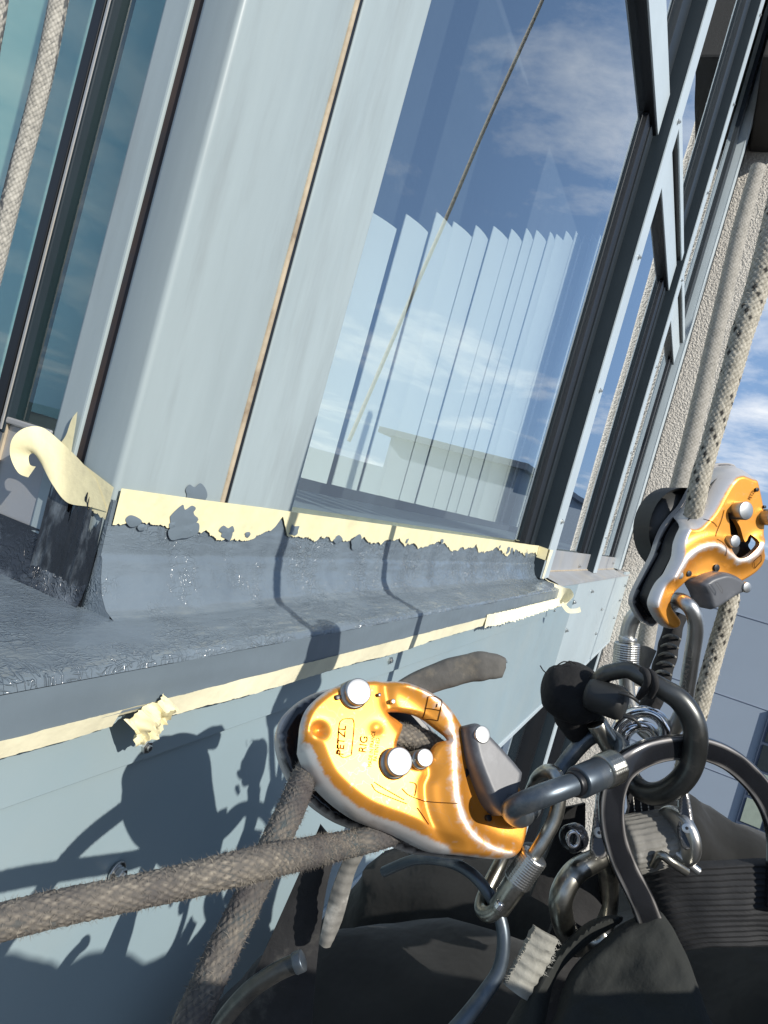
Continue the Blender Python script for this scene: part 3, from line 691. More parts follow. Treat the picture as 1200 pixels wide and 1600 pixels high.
# lower tape under the fascia
A, Bq = [], []
for x in np.arange(-0.3, 0.985, 0.0016):
    lift = 0.0035*mnoise.noise((x*9, 1, 1)); w = 0.0140+0.0035*mnoise.noise((x*7, 5, 0))+0.0010*fbm(x, 8)
    if x < 0.30: w *= 0.72
    if abs(x-0.287) < 0.010: w *= 0.5
    A.append((x, 0.2284, -0.1445+0.0012*fbm(x, 1)*0.4)); Bq.append((x, 0.2276-lift+0.003, -0.1445-w))
V, F = ribbon(A, Bq)
solo('masking_tape', V, F, 'tape_pale', 'long pale masking tape hanging under the grey ledge fascia', 'tape')
# crumpled bundle on the screw
tb = []
for i in range(26):
    for j in range(10):
        u, v = i/25, j/9
        px = 200+u*60+(v-0.5)*14; py = 1124-u*42+v*44*(1-.35*u)
        h = 0.007*mnoise.noise((u*3.2, v*2.4, 7))+0.005*abs(mnoise.noise((u*9, v*8, 2)))+0.002*mnoise.noise((u*26, v*20, 2))+0.006*math.sin(math.pi*v)
        p = onY(px, py, 0.2285); tb.append((p[0], p[1]-abs(h), p[2]))
V = tb; F = [[i*10+j, i*10+j+1, (i+1)*10+j+1, (i+1)*10+j] for i in range(25) for j in range(9)]
solo('masking_tape', V, F, 'tape', 'crumpled yellow tape scrap bunched over a screw below the ledge', 'tape', smooth=True)
# pleated end of the lower tape
A, Bq = [], []
for x in np.arange(0.965, 1.585, 0.0012):
    t = (x-0.965)/0.62; q = 0.0062*abs(math.sin(x*190+1.2*math.sin(x*37)))*min(1, t*4)+0.0012*fbm(x, 2)
    A.append((x, 0.2280-q*0.4, -0.1405+0.0012*fbm(x*2, 5))); Bq.append((x, 0.2310-q*1.6-0.004, -0.1590+0.0025*fbm(x, 9)+0.004*t))
V, F = ribbon(A, Bq)
solo('masking_tape', V, F, 'tape_pale', 'pleated and wrinkled tape end under the ledge near the bare flashing', 'tape')
def pix_ribbon(EA, EB, n=8):
    a = catmull([(*dep(x, y, t),) for x, y, t in EA], n); b = catmull([(*dep(x, y, t),) for x, y, t in EB], n)
    return ribbon(a, b)
te = 1.51
V, F = pix_ribbon([(866,912,te),(880,918,te),(892,921,te-.01),(896,932,te-.02),(884,942,te-.02),(878,938,te-.02)], [(868,950,te),(880,945,te),(888,940,te-.01),(890,938,te-.02),(884,948,te-.02),(892,953,te-.02)])
lt = solo('masking_tape', V, F, 'tape_pale', 'curled loose tape tail at the end of the painted ledge', 'tape')
V, F = pix_ribbon([(880,940,te-.02),(888,950,te-.022),(900,951,te-.02),(906,948,te-.02)], [(876,944,te-.02),(886,957,te-.022),(900,958,te-.02),(908,956,te-.02)]); part('tape_tail', V, F, 'tape_pale', lt)
# curl of tape at the corner return
def x_ribbon(EA, EB, n=8):
    return ribbon(catmull([(*onX(x, y, t),) for x, y, t in EA], n), catmull([(*onX(x, y, t),) for x, y, t in EB], n))
V, F = x_ribbon([(150,748,.3062),(122,716,.3058),(95,690,.304),(66,668,.298),(38,669,.290),(19,686,.286),(16,712,.288),(28,738,.292),(44,746,.294)],
                [(168,800,.3060),(140,792,.3056),(105,785,.304),(82,757,.301),(64,724,.299),(53,709,.297),(45,713,.296),(47,726,.296),(56,729,.296)])
cur = solo('masking_tape', V, F, 'tape', 'yellow tape peeling off the corner in a round curl', 'tape', smooth=True)
V, F = x_ribbon([(121,643,.3056),(112,655,.3054),(103,680,.3052),(93,694,.305)], [(119,660,.3056),(114,690,.3054),(110,712,.3052),(104,722,.305)]); part('tape_spike', V, F, 'tape', cur)
A, Bq = [], []
for y in np.arange(0.3002, 0.3385, 0.0006):
    t = (y-0.3002)/0.038
    A.append((0.3066, y, -0.0450+0.010*t)); Bq.append((0.3064, y, -0.0640+0.008*t+0.006*fbm(y*1.5, 4)))
V, F = ribbon(A, Bq)
solo('masking_tape', V, F, 'tape', 'yellow tape round the corner return smeared with dark paint strokes', 'tape')
# paint dragged up over the corner
Vs = []; ny = 110; nz = 30
for i in range(ny):
    y = 0.3000+0.047*i/(ny-1); zt = -0.070+0.018*fbm(y*3.2, 6)+0.014*abs(mnoise.noise((y*420, 1, 1)))+0.012*(i/ny)
    for k in range(nz):
        z = -0.119+(zt+0.119)*k/(nz-1); Vs.append((0.3056+0.0007*mnoise.noise((y*260, z*30, 2)), y, z))
part('paint_smear', Vs, [[i*nz+k, i*nz+k+1, (i+1)*nz+k+1, (i+1)*nz+k] for i in range(ny-1) for k in range(nz-1)], 'smear', B, True)
def paint_blob(px, py, y, poly, hmax):
    P = catmull(poly, 5, True); c = P.mean(0); V = [(*onY(px+c[0], py+c[1], y-hmax),)]
    for r in (0.5, 0.85, 1.0):
        for q in P:
            w = c+(q-c)*r; p = onY(px+w[0], py+w[1], y-hmax*(1-r**2)); V.append(tuple(p))
    n = len(P); F = [[0, 1+i, 1+(i+1) % n] for i in range(n)]
    for k in range(2): F += [[1+k*n+i, 1+(k+1)*n+i, 1+(k+1)*n+(i+1) % n, 1+k*n+(i+1) % n] for i in range(n)]
    part('paint_splash', V, F, 'fascia_paint', B, True)
paint_blob(0, 0, 0.2993, [(290,765),(296,757),(304,761),(313,755),(321,763),(324,775),(318,786),(312,800),(306,803),(306,790),(298,777),(292,788),(289,783),(292,774)], 0.0004)
paint_blob(0, 0, 0.2965, [(196,812),(203,805),(214,808),(222,815),(214,822),(203,823)], 0.0004)
paint_blob(0, 0, 0.2965, [(283,800),(292,795),(300,790),(306,795),(296,806),(284,812),(277,820),(275,812)], 0.0004)

for i in range(22):
    x = 0.32+1.15*random.random()**1.5; zc = -0.0665+0.012*random.random()**2.2; r = 0.0018+0.0075*random.random()**2; k = 11
    P = [(x+r*(1.6*math.cos(a)*(0.6+0.7*random.random())), zc+r*math.sin(a)*(0.5+0.8*random.random())) for a in np.linspace(0, 2*math.pi, k, endpoint=False)]
    P = catmull(P, 3, True); V = [(x, 0.2958, zc)]+[(p[0], 0.2963, p[1]) for p in P]; n = len(P)
    part('paint_splash', V, [[0, 1+j, 1+(j+1) % n] for j in range(n)], 'fascia_paint', B)
# ================================================================== ROPES
NEAR = 0.90
N1 = np.array([-0.64, -0.58, 0.50]); N1 /= np.linalg.norm(N1)
P1 = Plane(640, 1200, .335, N1)
def indev(L):
    out = []
    for x, y, h in L:
        d = ray(x, y); t = ((P1.O+N1*h)@N1)/(d@N1); out.append((x, y, t/NEAR, 0.0052*FPX/t))
    return out
def rope(name, rows, m, label, n_str=12, cell=0.0031, amp=0.075, dots=None, fuzz=0.02, group=None, path=None, seg_per=5, step=0.0007, fibres=0):
    P = pix_path(rows) if path is None else np.asarray(path, float)
    P = catmull(P, 16); P, s, L = resample(P, step)
    C = P[:, :3]; R = P[:, 3]; T, N, Bn = frames(C); seg = n_str*seg_per
    a = np.linspace(0, 1, seg, endpoint=False)
    sm = np.cumsum(np.r_[0, np.diff(s)])/cell
    qa = (n_str*a[None, :]+sm[:, None])/1.0; qb = (n_str*a[None, :]-sm[:, None])/1.0
    fa, fb = qa % 1, qb % 1; ia, ib = np.floor(qa).astype(int), np.floor(qb).astype(int)
    par = (ia+ib) % 2
    bump = np.sqrt(np.sin(np.pi*fa)*np.sin(np.pi*fb)+1e-6)
    tilt = np.where(par == 0, fa, fb)-0.5
    h = 1+amp*(bump-0.55)+amp*0.25*tilt
    rnd = rng.random((64, 64))
    cr = rnd[ia % 64, ib % 64]
    tone = 0.45+0.55*(bump-0.55)+0.30*(cr-0.5)
    if dots == 'black': tone = np.where(((ia % 4 == 0) & (ib % 2 == 0) & ((ib//2+ia//4) % 6 < 3)), 0.02, tone+0.12)
    if dots == 'speck': tone = np.where((cr > 0.55) & (np.cos(2*np.pi*(a[None, :]+s[:, None]*2)) > -0.3), 0.05, tone)
    if dots == 'marl': tone = np.where(((ia+2*ib) % 5 == 0) & (cr > 0.35), 0.10+0.3*cr, tone)+0.22*np.sin(s*31)[:, None]*0.5
    tone = np.clip(tone, 0, 1)
    h = h+fuzz*(rng.random(h.shape)-0.5)
    ang = 2*np.pi*a
    RR = R[:, None]*h
    V = C[:, None, :]+RR[..., None]*(np.cos(ang)[None, :, None]*N[:, None, :]+np.sin(ang)[None, :, None]*Bn[:, None, :])
    n = len(C); i = np.arange(n-1)[:, None]; j = np.arange(seg)[None, :]; j2 = (j+1) % seg
    F = np.stack([i*seg+j, i*seg+j2, (i+1)*seg+j2, (i+1)*seg+j], -1).reshape(-1, 4)
    V = V.reshape(-1, 3); b = C[n//2]
    me = bpy.data.meshes.new(name); me.vertices.add(len(V)); me.vertices.foreach_set('co', (V-b).ravel())
    me.loops.add(F.size); me.loops.foreach_set('vertex_index', F.ravel().astype(np.int32))
    me.polygons.add(len(F)); me.polygons.foreach_set('loop_start', np.arange(0, F.size, 4, dtype=np.int32))
    me.update(calc_edges=True); me.validate()
    me.polygons.foreach_set('use_smooth', np.ones(len(F), dtype=bool))
    at = me.attributes.new('tone', 'FLOAT', 'POINT'); at.data.foreach_set('value', tone.astype(np.float32).ravel())
    me.materials.append(MATS[m])
    o = bpy.data.objects.new(name, me); COL.objects.link(o); o.location = b; o['label'] = label; o['category'] = 'rope'
    if fibres:
        FV, FF = [], []
        for q in range(fibres):
            i0 = int(rng.integers(2, n-2)); al = rng.random()*2*np.pi; d = np.cos(al)*N[i0]+np.sin(al)*Bn[i0]
            p = C[i0]+d*R[i0]*0.98; L1 = R[i0]*(0.10+0.28*rng.random()); tv = T[i0]*(rng.random()-0.5)*1.6+np.cross(T[i0], d)*(rng.random()-0.5)*1.6
            e1 = p+(d*0.8+tv*0.7)*L1*0.55; e2 = p+(d+tv*1.6)*L1; wv = np.cross(d, tv+1e-6); wv = wv/(np.linalg.norm(wv)+1e-9)*R[i0]*0.012; k = len(FV)
            FV += [p-wv-b, p+wv-b, e1-wv-b, e1+wv-b, e2-b]; FF += [[k, k+1, k+3, k+2], [k+2, k+3, k+4]]
        fo = mesh_obj('frayed_fibres', FV, FF, m, attrs={'tone': np.full(len(FV), 0.8)}); fo.parent = o; fo['kind'] = 'stuff'
    if group: o['group'] = group
    return o
rope('rope', [(-60,1456,.205,28.0),(0,1441,.208,27.6),(100,1417,.215,26.4),(250,1386,.228,24.8),(400,1350,.245,24.9),*indev([(530,1322,-.010),(570,1313,-.016)]),*indev([(612,1300,-.020),(662,1270,-.019),(700,1232,-.015),(690,1180,-.014),(640,1150,-.014),(570,1150,-.015),(510,1172,-.017),(480,1205,-.019)]),(456,1262,.300,21.5),(430,1315,.282,22.4),(395,1390,.268,23.2),(345,1492,.252,24.9),(300,1592,.24,26.7),(280,1640,.235,27.5)],
     'rope_grimy', 'thick grimy old rope threaded through the lower orange descender', n_str=14, cell=0.0034, amp=0.11, dots='marl', fuzz=0.09, fibres=9000)
rope('rope', [(104,-60,.39,13.8),(92,0,.39,13.8),(72,100,.39,13.8),(50,190,.39,13.8),(28,270,.39,13.8),(8,350,.39,13.8),(-12,430,.39,13.8),(-40,540,.39,13.8)],
     'rope_speck', 'speckled grey rope hanging in front of the left corner window', n_str=12, dots='speck')
rope('rope', [(6,-60,.36,12.8),(-4,20,.36,12.8),(-13,70,.36,12.8),(-20,120,.36,12.8)], 'rope_speck', 'rope end just showing in the top left corner', n_str=12, dots='speck')
rope('rope', [(1262,150,.385,21.7),(1234,260,.383,20.2),(1206,370,.382,18.8),(1182,455,.380,17.3),(1160,520,.379,16.6),(1142,585,.378,15.5),(1124,645,.377,14.4),(1107,705,.376,13.4),(1094,750,.376,14.6),(1084,800,.38,13.8),(1070,850,.40,12.9),(1075,880,.41,12.0),(1105,905,.41,12.0),(1140,925,.405,12.5),(1135,960,.40,12.9),(1120,1010,.40,12.9),(1103,1072,.40,12.9),(1090,1120,.40,12.9),(1078,1160,.40,12.9),(1060,1230,.41,12.0)],
     'rope_white', 'cream rope with black flecks threaded through the upper orange descender', n_str=12, cell=0.0030, dots='black', amp=0.13, fuzz=0.04, fibres=2500)
rope('rope', [(1185,260,.62,11),(1156,360,.62,11.5),(1128,480,.62,12),(1100,600,.62,12.5),(1076,700,.62,13),(1058,770,.62,13),(1038,850,.62,13),(1016,965,.62,13),(1008,1010,.62,13),(995,1070,.62,13)],
     'rope_grey', 'thin grey rope running behind the upper orange descender', n_str=12, amp=0.04)
# safety rope off to the side, seen mirrored in the big window
def mirr(px, py, yv): p = onY(px, py, yv); return np.array([p[0], 0.625-p[1], p[2]])
p0, p1 = mirr(872, -60, 1.32), mirr(545, 690, 1.32); dd = p1-p0
rope('rope', None, 'rope_white', 'slack rope hanging free of the facade, mirrored in the large window', path=[(*(p0-dd*.3), .0085), (*p0, .0085), (*((p0+p1)/2+np.array([0, 0, -0.01])), .0085), (*p1, .0085)], step=0.003, seg_per=3)

# ================================================================== DESCENDERS
c6 = lambda pts: [(400+x/2.6667, 1000+y/2.6667) for x, y in pts]
c5 = lambda pts: [(1000+x/6.0, 700+y/6.0) for x, y in pts]
def gauss(d, w): return np.exp(-(d/w)**2)

# ---- lower one
n1 = np.array([-0.64, -0.58, 0.50]); n1 /= np.linalg.norm(n1)
D1 = thing('descender', 'orange rope descender facing the camera, grey handle raised, grimy rope through it', 'descender', tuple(dep(640, 1200, .335)))
P1 = Plane(640, 1200, .335, n1)
OUT1 = c6([(192,390),(202,330),(226,280),(270,235),(320,200),(380,175),(440,162),(500,160),(560,163),(620,172),(680,192),(730,215),(775,245),(815,285),(848,325),(880,365),(920,410),(970,462),(1030,525),(1075,553),(1105,575),(1124,612),(1142,655),(1157,700),(1163,770),(1155,830),(1135,880),(1100,905),(1040,915),(980,913),(900,902),(800,892),(735,870),(660,832),(590,802),(520,777),(450,747),(380,702),(320,652),(270,600),(235,540),(205,465)])
SLOT1 = c6([(558,298),(640,300),(705,325),(752,365),(797,415),(765,425),(742,455),(724,505),(690,530),(640,520),(612,478),(590,440),(600,405),(622,350)])
HOLE1 = c6([(1030,640),(1060,615),(1100,622),(1110,660),(1090,720),(1062,748),(1035,720)])
LL1 = c6([(205,465),(235,540),(270,600),(320,652),(380,702),(450,747),(520,777),(590,802),(660,832),(735,870),(800,892)])
RIDGE1 = catmull(c6([(640,170),(720,225),(790,310),(812,420),(815,540),(825,650),(850,740),(900,815),(980,868),(1060,890)]), 6)
STEP1 = catmull(c6([(548,165),(552,235),(575,300),(720,520),(708,610),(720,700),(760,790),(820,850)]), 6)
def h1(vv, O, HS):
    e = seg_dist(vv, O); ll = seg_dist(vv, catmull(LL1, 5), False)
    h = np.zeros(len(vv))
    h -= 0.0035*np.clip(1-e/9, 0, 1)**2
    h -= 0.0075*np.clip(1-ll/33, 0, 1)**1.5
    h += 0.0040*gauss(seg_dist(vv, RIDGE1, False), 19)
    h -= 0.0016*gauss(seg_dist(vv, STEP1, False), 9)
    for p, r, a in ((c6([(265,375)])[0], 10, -0.0032), (c6([(505,365)])[0], 9, -0.0010)):
        h += a*gauss(np.linalg.norm(vv-np.array(p), axis=1), r)
    x = (vv[:, 0]-640)/180; y = (vv[:, 1]-1200)/130
    h += -0.0022*x*x*np.sign(x)-0.0015*y*y
    for hh in HS[:1]: h -= 0.0012*np.clip(1-seg_dist(vv, hh)/5, 0, 1)
    return h
def w1(vv, O, HS):
    e = seg_dist(vv, O); ll = seg_dist(vv, catmull(LL1, 5), False); r = seg_dist(vv, RIDGE1, False)
    nz = np.array([mnoise.noise((p[0]*.09, p[1]*.09, 1))+0.6*mnoise.noise((p[0]*.3, p[1]*.3, 5)) for p in vv])
    w = np.clip(1.2-e/3.4+0.45*nz, 0, 1)
    w = np.maximum(w, np.clip((17-ll)/3+0.9*nz, 0, 1))
    w = np.maximum(w, np.clip(0.85-r/12+0.7*nz, 0, 0.8))
    return np.clip(w+np.clip(nz-0.62, 0, 1)*0.8, 0, 1)
V, F, at = sheet(P1, OUT1, [SLOT1, HOLE1], 2.6, h1, 0.0028, wearfn=w1); part('side_plate', V, F, 'anodised', D1, True, at)
grow = lambda pts, k: [tuple(np.array(c)+(np.array(p)-np.array(c))*k) for c in [tuple(np.mean(pts, 0))] for p in pts]
V, F, at = sheet(P1, grow(OUT1, 1.035), [], 8, lambda v, O, H: -0.030-0.003*np.clip(1-seg_dist(v, O)/8, 0, 1), 0.004, wearfn=lambda v, O, H: np.clip(1.2-seg_dist(v, O)/4, 0, 1)); part('back_plate', V, F, 'black_alloy', D1, True, at)
for (cx, cy), r, hh in ((c6([(412,222)])[0], 19.5, .0050), (c6([(578,510)])[0], 20, .0055), (c6([(687,494)])[0], 12.5, .0045)):
    disc(P1, cx-2, cy+2, r*1.10, -0.028, hh*0.3, 'steel', D1, 'rivet_collar'); disc(P1, cx, cy, r, 0, hh, 'steel_bright', D1)
disc(P1, *c6([(338,240)])[0], 4.0, -0.004, 0.0012, 'frame_black', D1, 'pin_hole', seg=14); disc(P1, *c6([(512,229)])[0], 2.6, -0.004, 0.0010, 'steel_dark', D1, 'pin_hole', seg=12)
disc(P1, *c6([(570,256)])[0], 3.4, -0.004, 0.0008, 'steel', D1, 'pin_hole', seg=12); disc(P1, *c6([(868,553)])[0], 6.2, -0.004, 0.0008, 'frame_black', D1, 'pin_hole', seg=14); disc(P1, *c6([(970,742)])[0], 4.4, -0.006, 0.0006, 'frame_black', D1, 'pin_hole', seg=14)
V, F, at = sheet(P1, grow(OUT1, 0.86), [], 8, lambda v, O, H: np.full(len(v), -0.0245), 0.005); part('shade_core', V, F, 'frame_black', D1)  # added black filler sheet, shade between the plates put into its colour
GATE1 = c6([(848,400),(850,372),(868,356),(898,360),(925,392),(985,455),(1062,545),(1068,572),(1050,640),(1022,715),(1002,732),(980,725),(940,680),(900,590),(868,500)])
V, F, at = sheet(P1, GATE1, [], 3, lambda v, O, H: 0.0105-0.0035*np.clip(1-seg_dist(v, O)/8, 0, 1)**2, 0.0085); ga = part('safety_gate', V, F, 'grey_plastic', D1, True)
disc(P1, *c6([(893,405)])[0], 11.5, 0.008, 0.0112, 'steel_bright', ga, 'rivet')
hr = lambda s, a: 1+0.075*np.clip(np.sin(s*430), -.4, 1)*np.clip(s*40-1.6, 0, 1)-0.03
V, F, _, _ = tube(pix_path([(560,1128,.360,15),(600,1100,.360,19),(640,1076,.360,23),(672,1062,.360,25),(710,1049,.359,26.5),(748,1041,.358,26),(774,1041,.357,24),(786,1043,.357,19)]), 28, 0.0015, flat=(0.85, 0.62), nref=(0.1, 0.1, 1), ribs=hr); part('handle', V, F, 'grip_rubber', D1, True)
_o1 = catmull(OUT1, 5, True); _s1 = [catmull(SLOT1, 3, True), catmull(HOLE1, 3, True)]
S1H = lambda q: h1(np.asarray(q, float), _o1, _s1)+0.00035
lettering(P1, 'PETZL', 535.5, 1181, (0.10, -0.995), 17.5, S1H, 'ink', D1, 0.98)
strokes(P1, [[(527,1178),(529,1135),(536,1124),(551,1123)],[(527,1178),(536,1184),(548,1180)],[(548,1180),(553,1135),(551,1123)]], 1.2, S1H, 'ink', D1, 'emblem')
lettering(P1, 'RIG', 571, 1177, (0.13, -0.99), 17, S1H, 'ink', D1, 1.0)
lettering(P1, 'MADE IN FRANCE', 579.5, 1199, (0.13, -0.99), 8.4, S1H, 'ink', D1, 0.85)
lettering(P1, 'PATENTED', 588.5, 1190, (0.13, -0.99), 8.4, S1H, 'ink', D1, 0.9)
strokes(P1, [[(665,1090),(664,1108),(662,1124)],[(686,1095),(684,1110),(682,1127)],[(665,1090),(676,1090),(686,1095)],[(663,1107),(674,1109),(684,1112)],[(662,1124),(672,1124),(682,1127)]], 1.3, S1H, 'ink', D1, 'emblem')
lettering(P1, 'i', 676, 1106, (0.98, 0.15), 13, S1H, 'ink', D1, 1.3)
strokes(P1, [[(580,1225),(588,1236),(610,1246),(636,1256)],[(584,1222),(600,1232),(632,1250)],[(628,1232),(640,1243),(668,1252),(712,1256)],[(652,1262),(662,1275),(672,1288)],[(640,1222),(650,1226),(648,1244)]], 1.2, S1H, 'ink', D1)
lettering(P1, 'PETZL', 771, 1262, (0.35, -0.93), 9, 0.0112, 'ink_grey', ga, 0.9)

# ---- upper one
n2v = np.array([-0.70, -0.68, 0.10]); n2v /= np.linalg.norm(n2v)
D2 = thing('descender', 'orange rope descender turned edge-on at the right, cream rope through it', 'descender', tuple(dep(1110, 850, .385)))
P2 = Plane(1110, 850, .375, n2v)
OUT2 = [(1185,732),(1186,742),(1192,767),(1197,793),(1199,817),(1195,843),(1191,853),(1199,867),(1197,880),(1188,893),(1175,903),(1157,913),(1140,920),(1118,918),(1098,908),(1082,906),(1068,917),(1057,928),(1052,939),(1054,950),(1060,959),(1067,969),(1066,979),(1059,984),(1050,983),(1039,975),(1030,962),(1024,946),(1028,930),(1036,913),(1048,890),(1058,870),(1065,848),(1074,828),(1087,810),(1102,793),(1113,773),(1125,752),(1137,737),(1150,729),(1167,726),(1180,728)]
SLOT2 = [(1138,800),(1150,813),(1157,825),(1164,847),(1172,835),(1181,847),(1173,860),(1160,870),(1147,871),(1139,860),(1142,842),(1140,820)]
TL2 = catmull([(1087,808),(1102,791),(1113,771),(1125,750),(1137,735),(1150,727),(1167,725),(1184,731)], 6)
RIDGE2 = catmull([(1050,900),(1068,872),(1090,856),(1115,852),(1135,866),(1150,876),(1172,868),(1186,850)], 6)
LF2 = catmull([(1025,946),(1036,913),(1048,890),(1058,870),(1065,848),(1074,828),(1087,810)], 6)
def h2(vv, O, HS):
    e = seg_dist(vv, O); h = -0.003*np.clip(1-e/5, 0, 1)**2
    h -= 0.010*np.clip(1-seg_dist(vv, TL2, False)/22, 0, 1)**1.4
    h += 0.0030*gauss(seg_dist(vv, RIDGE2, False), 12)
    return h
def w2(vv, O, HS):
    e = seg_dist(vv, O); nz = np.array([mnoise.noise((p[0]*.12, p[1]*.12, 3))+0.6*mnoise.noise((p[0]*.4, p[1]*.4, 5)) for p in vv])
    w = np.clip(1.2-e/2.6+0.3*nz, 0, 1); w = np.maximum(w, np.clip((20-seg_dist(vv, TL2, False))/2+0.4*nz, 0, 1))
    w = np.maximum(w, np.clip(1.05-seg_dist(vv, RIDGE2, False)/7+0.6*nz, 0, 0.95)); w = np.maximum(w, np.clip((6-seg_dist(vv, LF2, False))/2, 0, 1))
    return np.clip(w+np.clip(nz-0.65, 0, 1)*0.7, 0, 1)
V, F, at = sheet(P2, OUT2, [SLOT2], 1.7, h2, 0.0026, wearfn=w2); part('side_plate', V, F, 'anodised', D2, True, at)
def pback(pts, dx): return [(x+dx, y) for x, y in pts]
V, F, at = sheet(P2, grow(OUT2, 1.03), [], 5, lambda v, O, H: np.full(len(v), -0.0145), 0.0030, wearfn=lambda v, O, H: np.clip(1.3-seg_dist(v, O)/2.2, 0, 1)); part('back_plate', V, F, 'black_alloy', D2, True, at)
V, F, at = sheet(P2, grow(OUT2, 0.92), [], 5, lambda v, O, H: np.full(len(v), -0.0058), 0.0078); part('shade_core', V, F, 'frame_black', D2)  # same black filler, so the slot and plate gap look dark inside
disc(P2, 1112, 832, 54, -0.030, -0.0178, 'black_rubber', D2, 'lever_cover', dome=0.55, seg=40)
for x, y, r, hh in ((1151.7,797.5,11,.0055),(1196,808,9.5,.005),(1139,845,7.5,.004),(1057.5,898,4.6,.0025)): disc(P2, x, y, r, -0.003, hh, 'steel_bright', D2)
for x, y, r in ((1075,896,3.8),(1118,887,4.4),(1181,765,2.5),(1193,792,1.8)): disc(P2, x, y, r, -0.004, 0.0010, 'frame_black', D2, 'pin_hole', seg=14)
GATE2 = [(1078,912),(1084,904),(1093,898),(1105,894),(1117,892),(1133,897),(1145,905),(1150,913),(1145,922),(1133,928),(1117,938),(1103,947),(1094,949),(1090,942),(1085,926)]
V, F, at = sheet(P2, GATE2, [], 2.5, lambda v, O, H: 0.0085-0.003*np.clip(1-seg_dist(v, O)/6, 0, 1)**2, 0.009); gb = part('safety_gate', V, F, 'grey_plastic', D2, True)
disc(P2, 1143, 914, 6.2, 0.006, 0.0094, 'steel_bright', gb, 'rivet')
strokes(P2, [[(1088,906),(1099,922)],[(1092,905),(1100,917)],[(1088,906),(1092,905)],[(1099,922),(1100,917)]], 0.9, 0.0112, 'ink_grey', gb)
_o2 = catmull(OUT2, 5, True)
S2H = lambda q: h2(np.asarray(q, float), _o2, [])+0.0003
lettering(P2, 'PETZL', 1172, 782, (0.45, -0.89), 7, S2H, 'ink', D2, 0.9); lettering(P2, 'RIG', 1168, 800, (0.5, -0.86), 8, S2H, 'ink', D2)
strokes(P2, [[(1171,876),(1178,888)],[(1171,876),(1182,866)],[(1178,888),(1188,876)],[(1182,866),(1188,876)]], 0.9, S2H, 'ink', D2, 'emblem')
strokes(P2, [[(1104,811),(1115,817),(1120,823)],[(1131,797),(1126,815),(1116,838)],[(1116,842),(1126,850),(1127,868)]], 0.8, S2H, 'ink', D2)

# ================================================================== CARABINERS AND RINGS
def knurl(h, a): return 1+0.035*(math.sin(h*2600+a*11)*math.sin(h*2600-a*11))
def sleeve(p0, p1, rpx, m, parent, name='screw_sleeve', kn=True, r1=None, cap=0.12):
    a = dep(*p0); b = dep(*p1); r = rpx*p0[2]*NEAR/FPX; q = None if r1 is None else r1*p1[2]*NEAR/FPX
    V, F = cyl(a, b, r, q, seg=64 if kn else 36, cap=cap, ribs=knurl if kn else None, rows=40 if kn else 3)
    return part(name, V, F, m, parent, True)
def rootat(px, py, t): return tuple(dep(px, py, t))

# carabiner from the upper descender
K1 = thing('carabiner', 'bright steel oval carabiner hanging from the upper orange descender', 'carabiner', rootat(1030, 1040, .40))
bar('body', [(1040,950,.398,12),(1056,938,.378,12),(1071,942,.364,12),(1083,957,.362,12.2),(1087,983,.365,12),(1081,1027,.372,12),(1074,1072,.380,12),(1067,1110,.388,12),(1050,1140,.40,12),(1022,1150,.41,12),(998,1130,.415,12),(983,1095,.415,11.5),(978,1050,.415,11.5),(979,1005,.415,11.5),(984,978,.414,12),(994,960,.412,12),(1016,946,.408,12)], 'steel_bright', K1, closed=True)
sleeve((977,1048,.413), (980,1004,.413), 19.5, 'steel_bright', K1); sleeve((980,1003,.413), (981.5,995,.413), 14, 'steel_bright', K1, 'gate_collar', False)
dv = np.array([0.20, -0.98]); V, F = text_mesh('OXAN 2 LIFE'); W = []
for v in V:
    q = np.array([1071, 1077])+dv*v[0]*11+np.array([dv[1], -dv[0]])*v[1]*11; W.append(dep(q[0], q[1], 0.3606+(q[1]-983)*0.000165))
part('lettering', W, F, 'ink_grey', K1)
# black sleeved strap beside it
S1 = thing('strap', 'black rubber-sleeved strap with pale worn bands between the carabiner arms', 'strap', rootat(1040, 1030, .42))
bar('sleeve', [(1060,960,.432,13),(1050,988,.430,14.5),(1043,1018,.430,15.5),(1034,1050,.430,16),(1022,1085,.430,16),(1012,1115,.43,15)], 'webbing_black', S1, ribs=lambda s, a: 1+0.05*np.sin(s*520+a))
for k, (x, y) in enumerate(((1049,995),(1046,1009),(1042,1023),(1039,1037),(1035,1051))):
    bar('worn_band', [(x-13,y+1,.4255,1.6),(x-4,y-2.5,.4175,2.4),(x+5,y-1,.4165,2.4),(x+14,y+4,.424,1.5)], 'webbing_grey', S1, seg=8)
V, F = pix_ribbon([(1000,1008,.428),(1012,1010,.426),(1026,1017,.428)], [(996,1046,.428),(1005,1046,.426),(1014,1046,.428)]); part('webbing_tab', V, F, 'webbing_grey', S1)

# large dark carabiner through the harness ring
K2 = thing('carabiner', 'big dark worn steel carabiner hooked through the harness ring', 'carabiner', rootat(1020, 1150, .37))
bar('body', [(962,1049,.372,13),(982,1047,.368,13.5),(1004,1058,.364,14.5),(1035,1076,.360,16.5),(1061,1093,.357,17.5),(1080,1121,.355,18.5),(1087,1152,.355,18.5),(1082,1190,.357,18.5),(1066,1218,.360,18.5),(1042,1236,.366,18),(1016,1240,.374,17),(995,1228,.383,15.5),(978,1203,.389,14.5),(958,1172,.392,13.5),(940,1142,.392,13.5),(928,1110,.388,13),(930,1075,.382,13),(944,1055,.376,13)], 'steel_dark', K2, closed=True)
bar('wrap', [(1003,1046,.350,5),(1010,1052,.346,6),(1012,1066,.346,6),(1005,1080,.352,6),(998,1090,.362,5)], 'webbing_black', K2, seg=12)
bar('wrap', [(1012,1047,.350,4),(1022,1056,.345,5.5),(1024,1072,.345,5.5),(1016,1088,.352,5)], 'webbing_black', K2, seg=12)
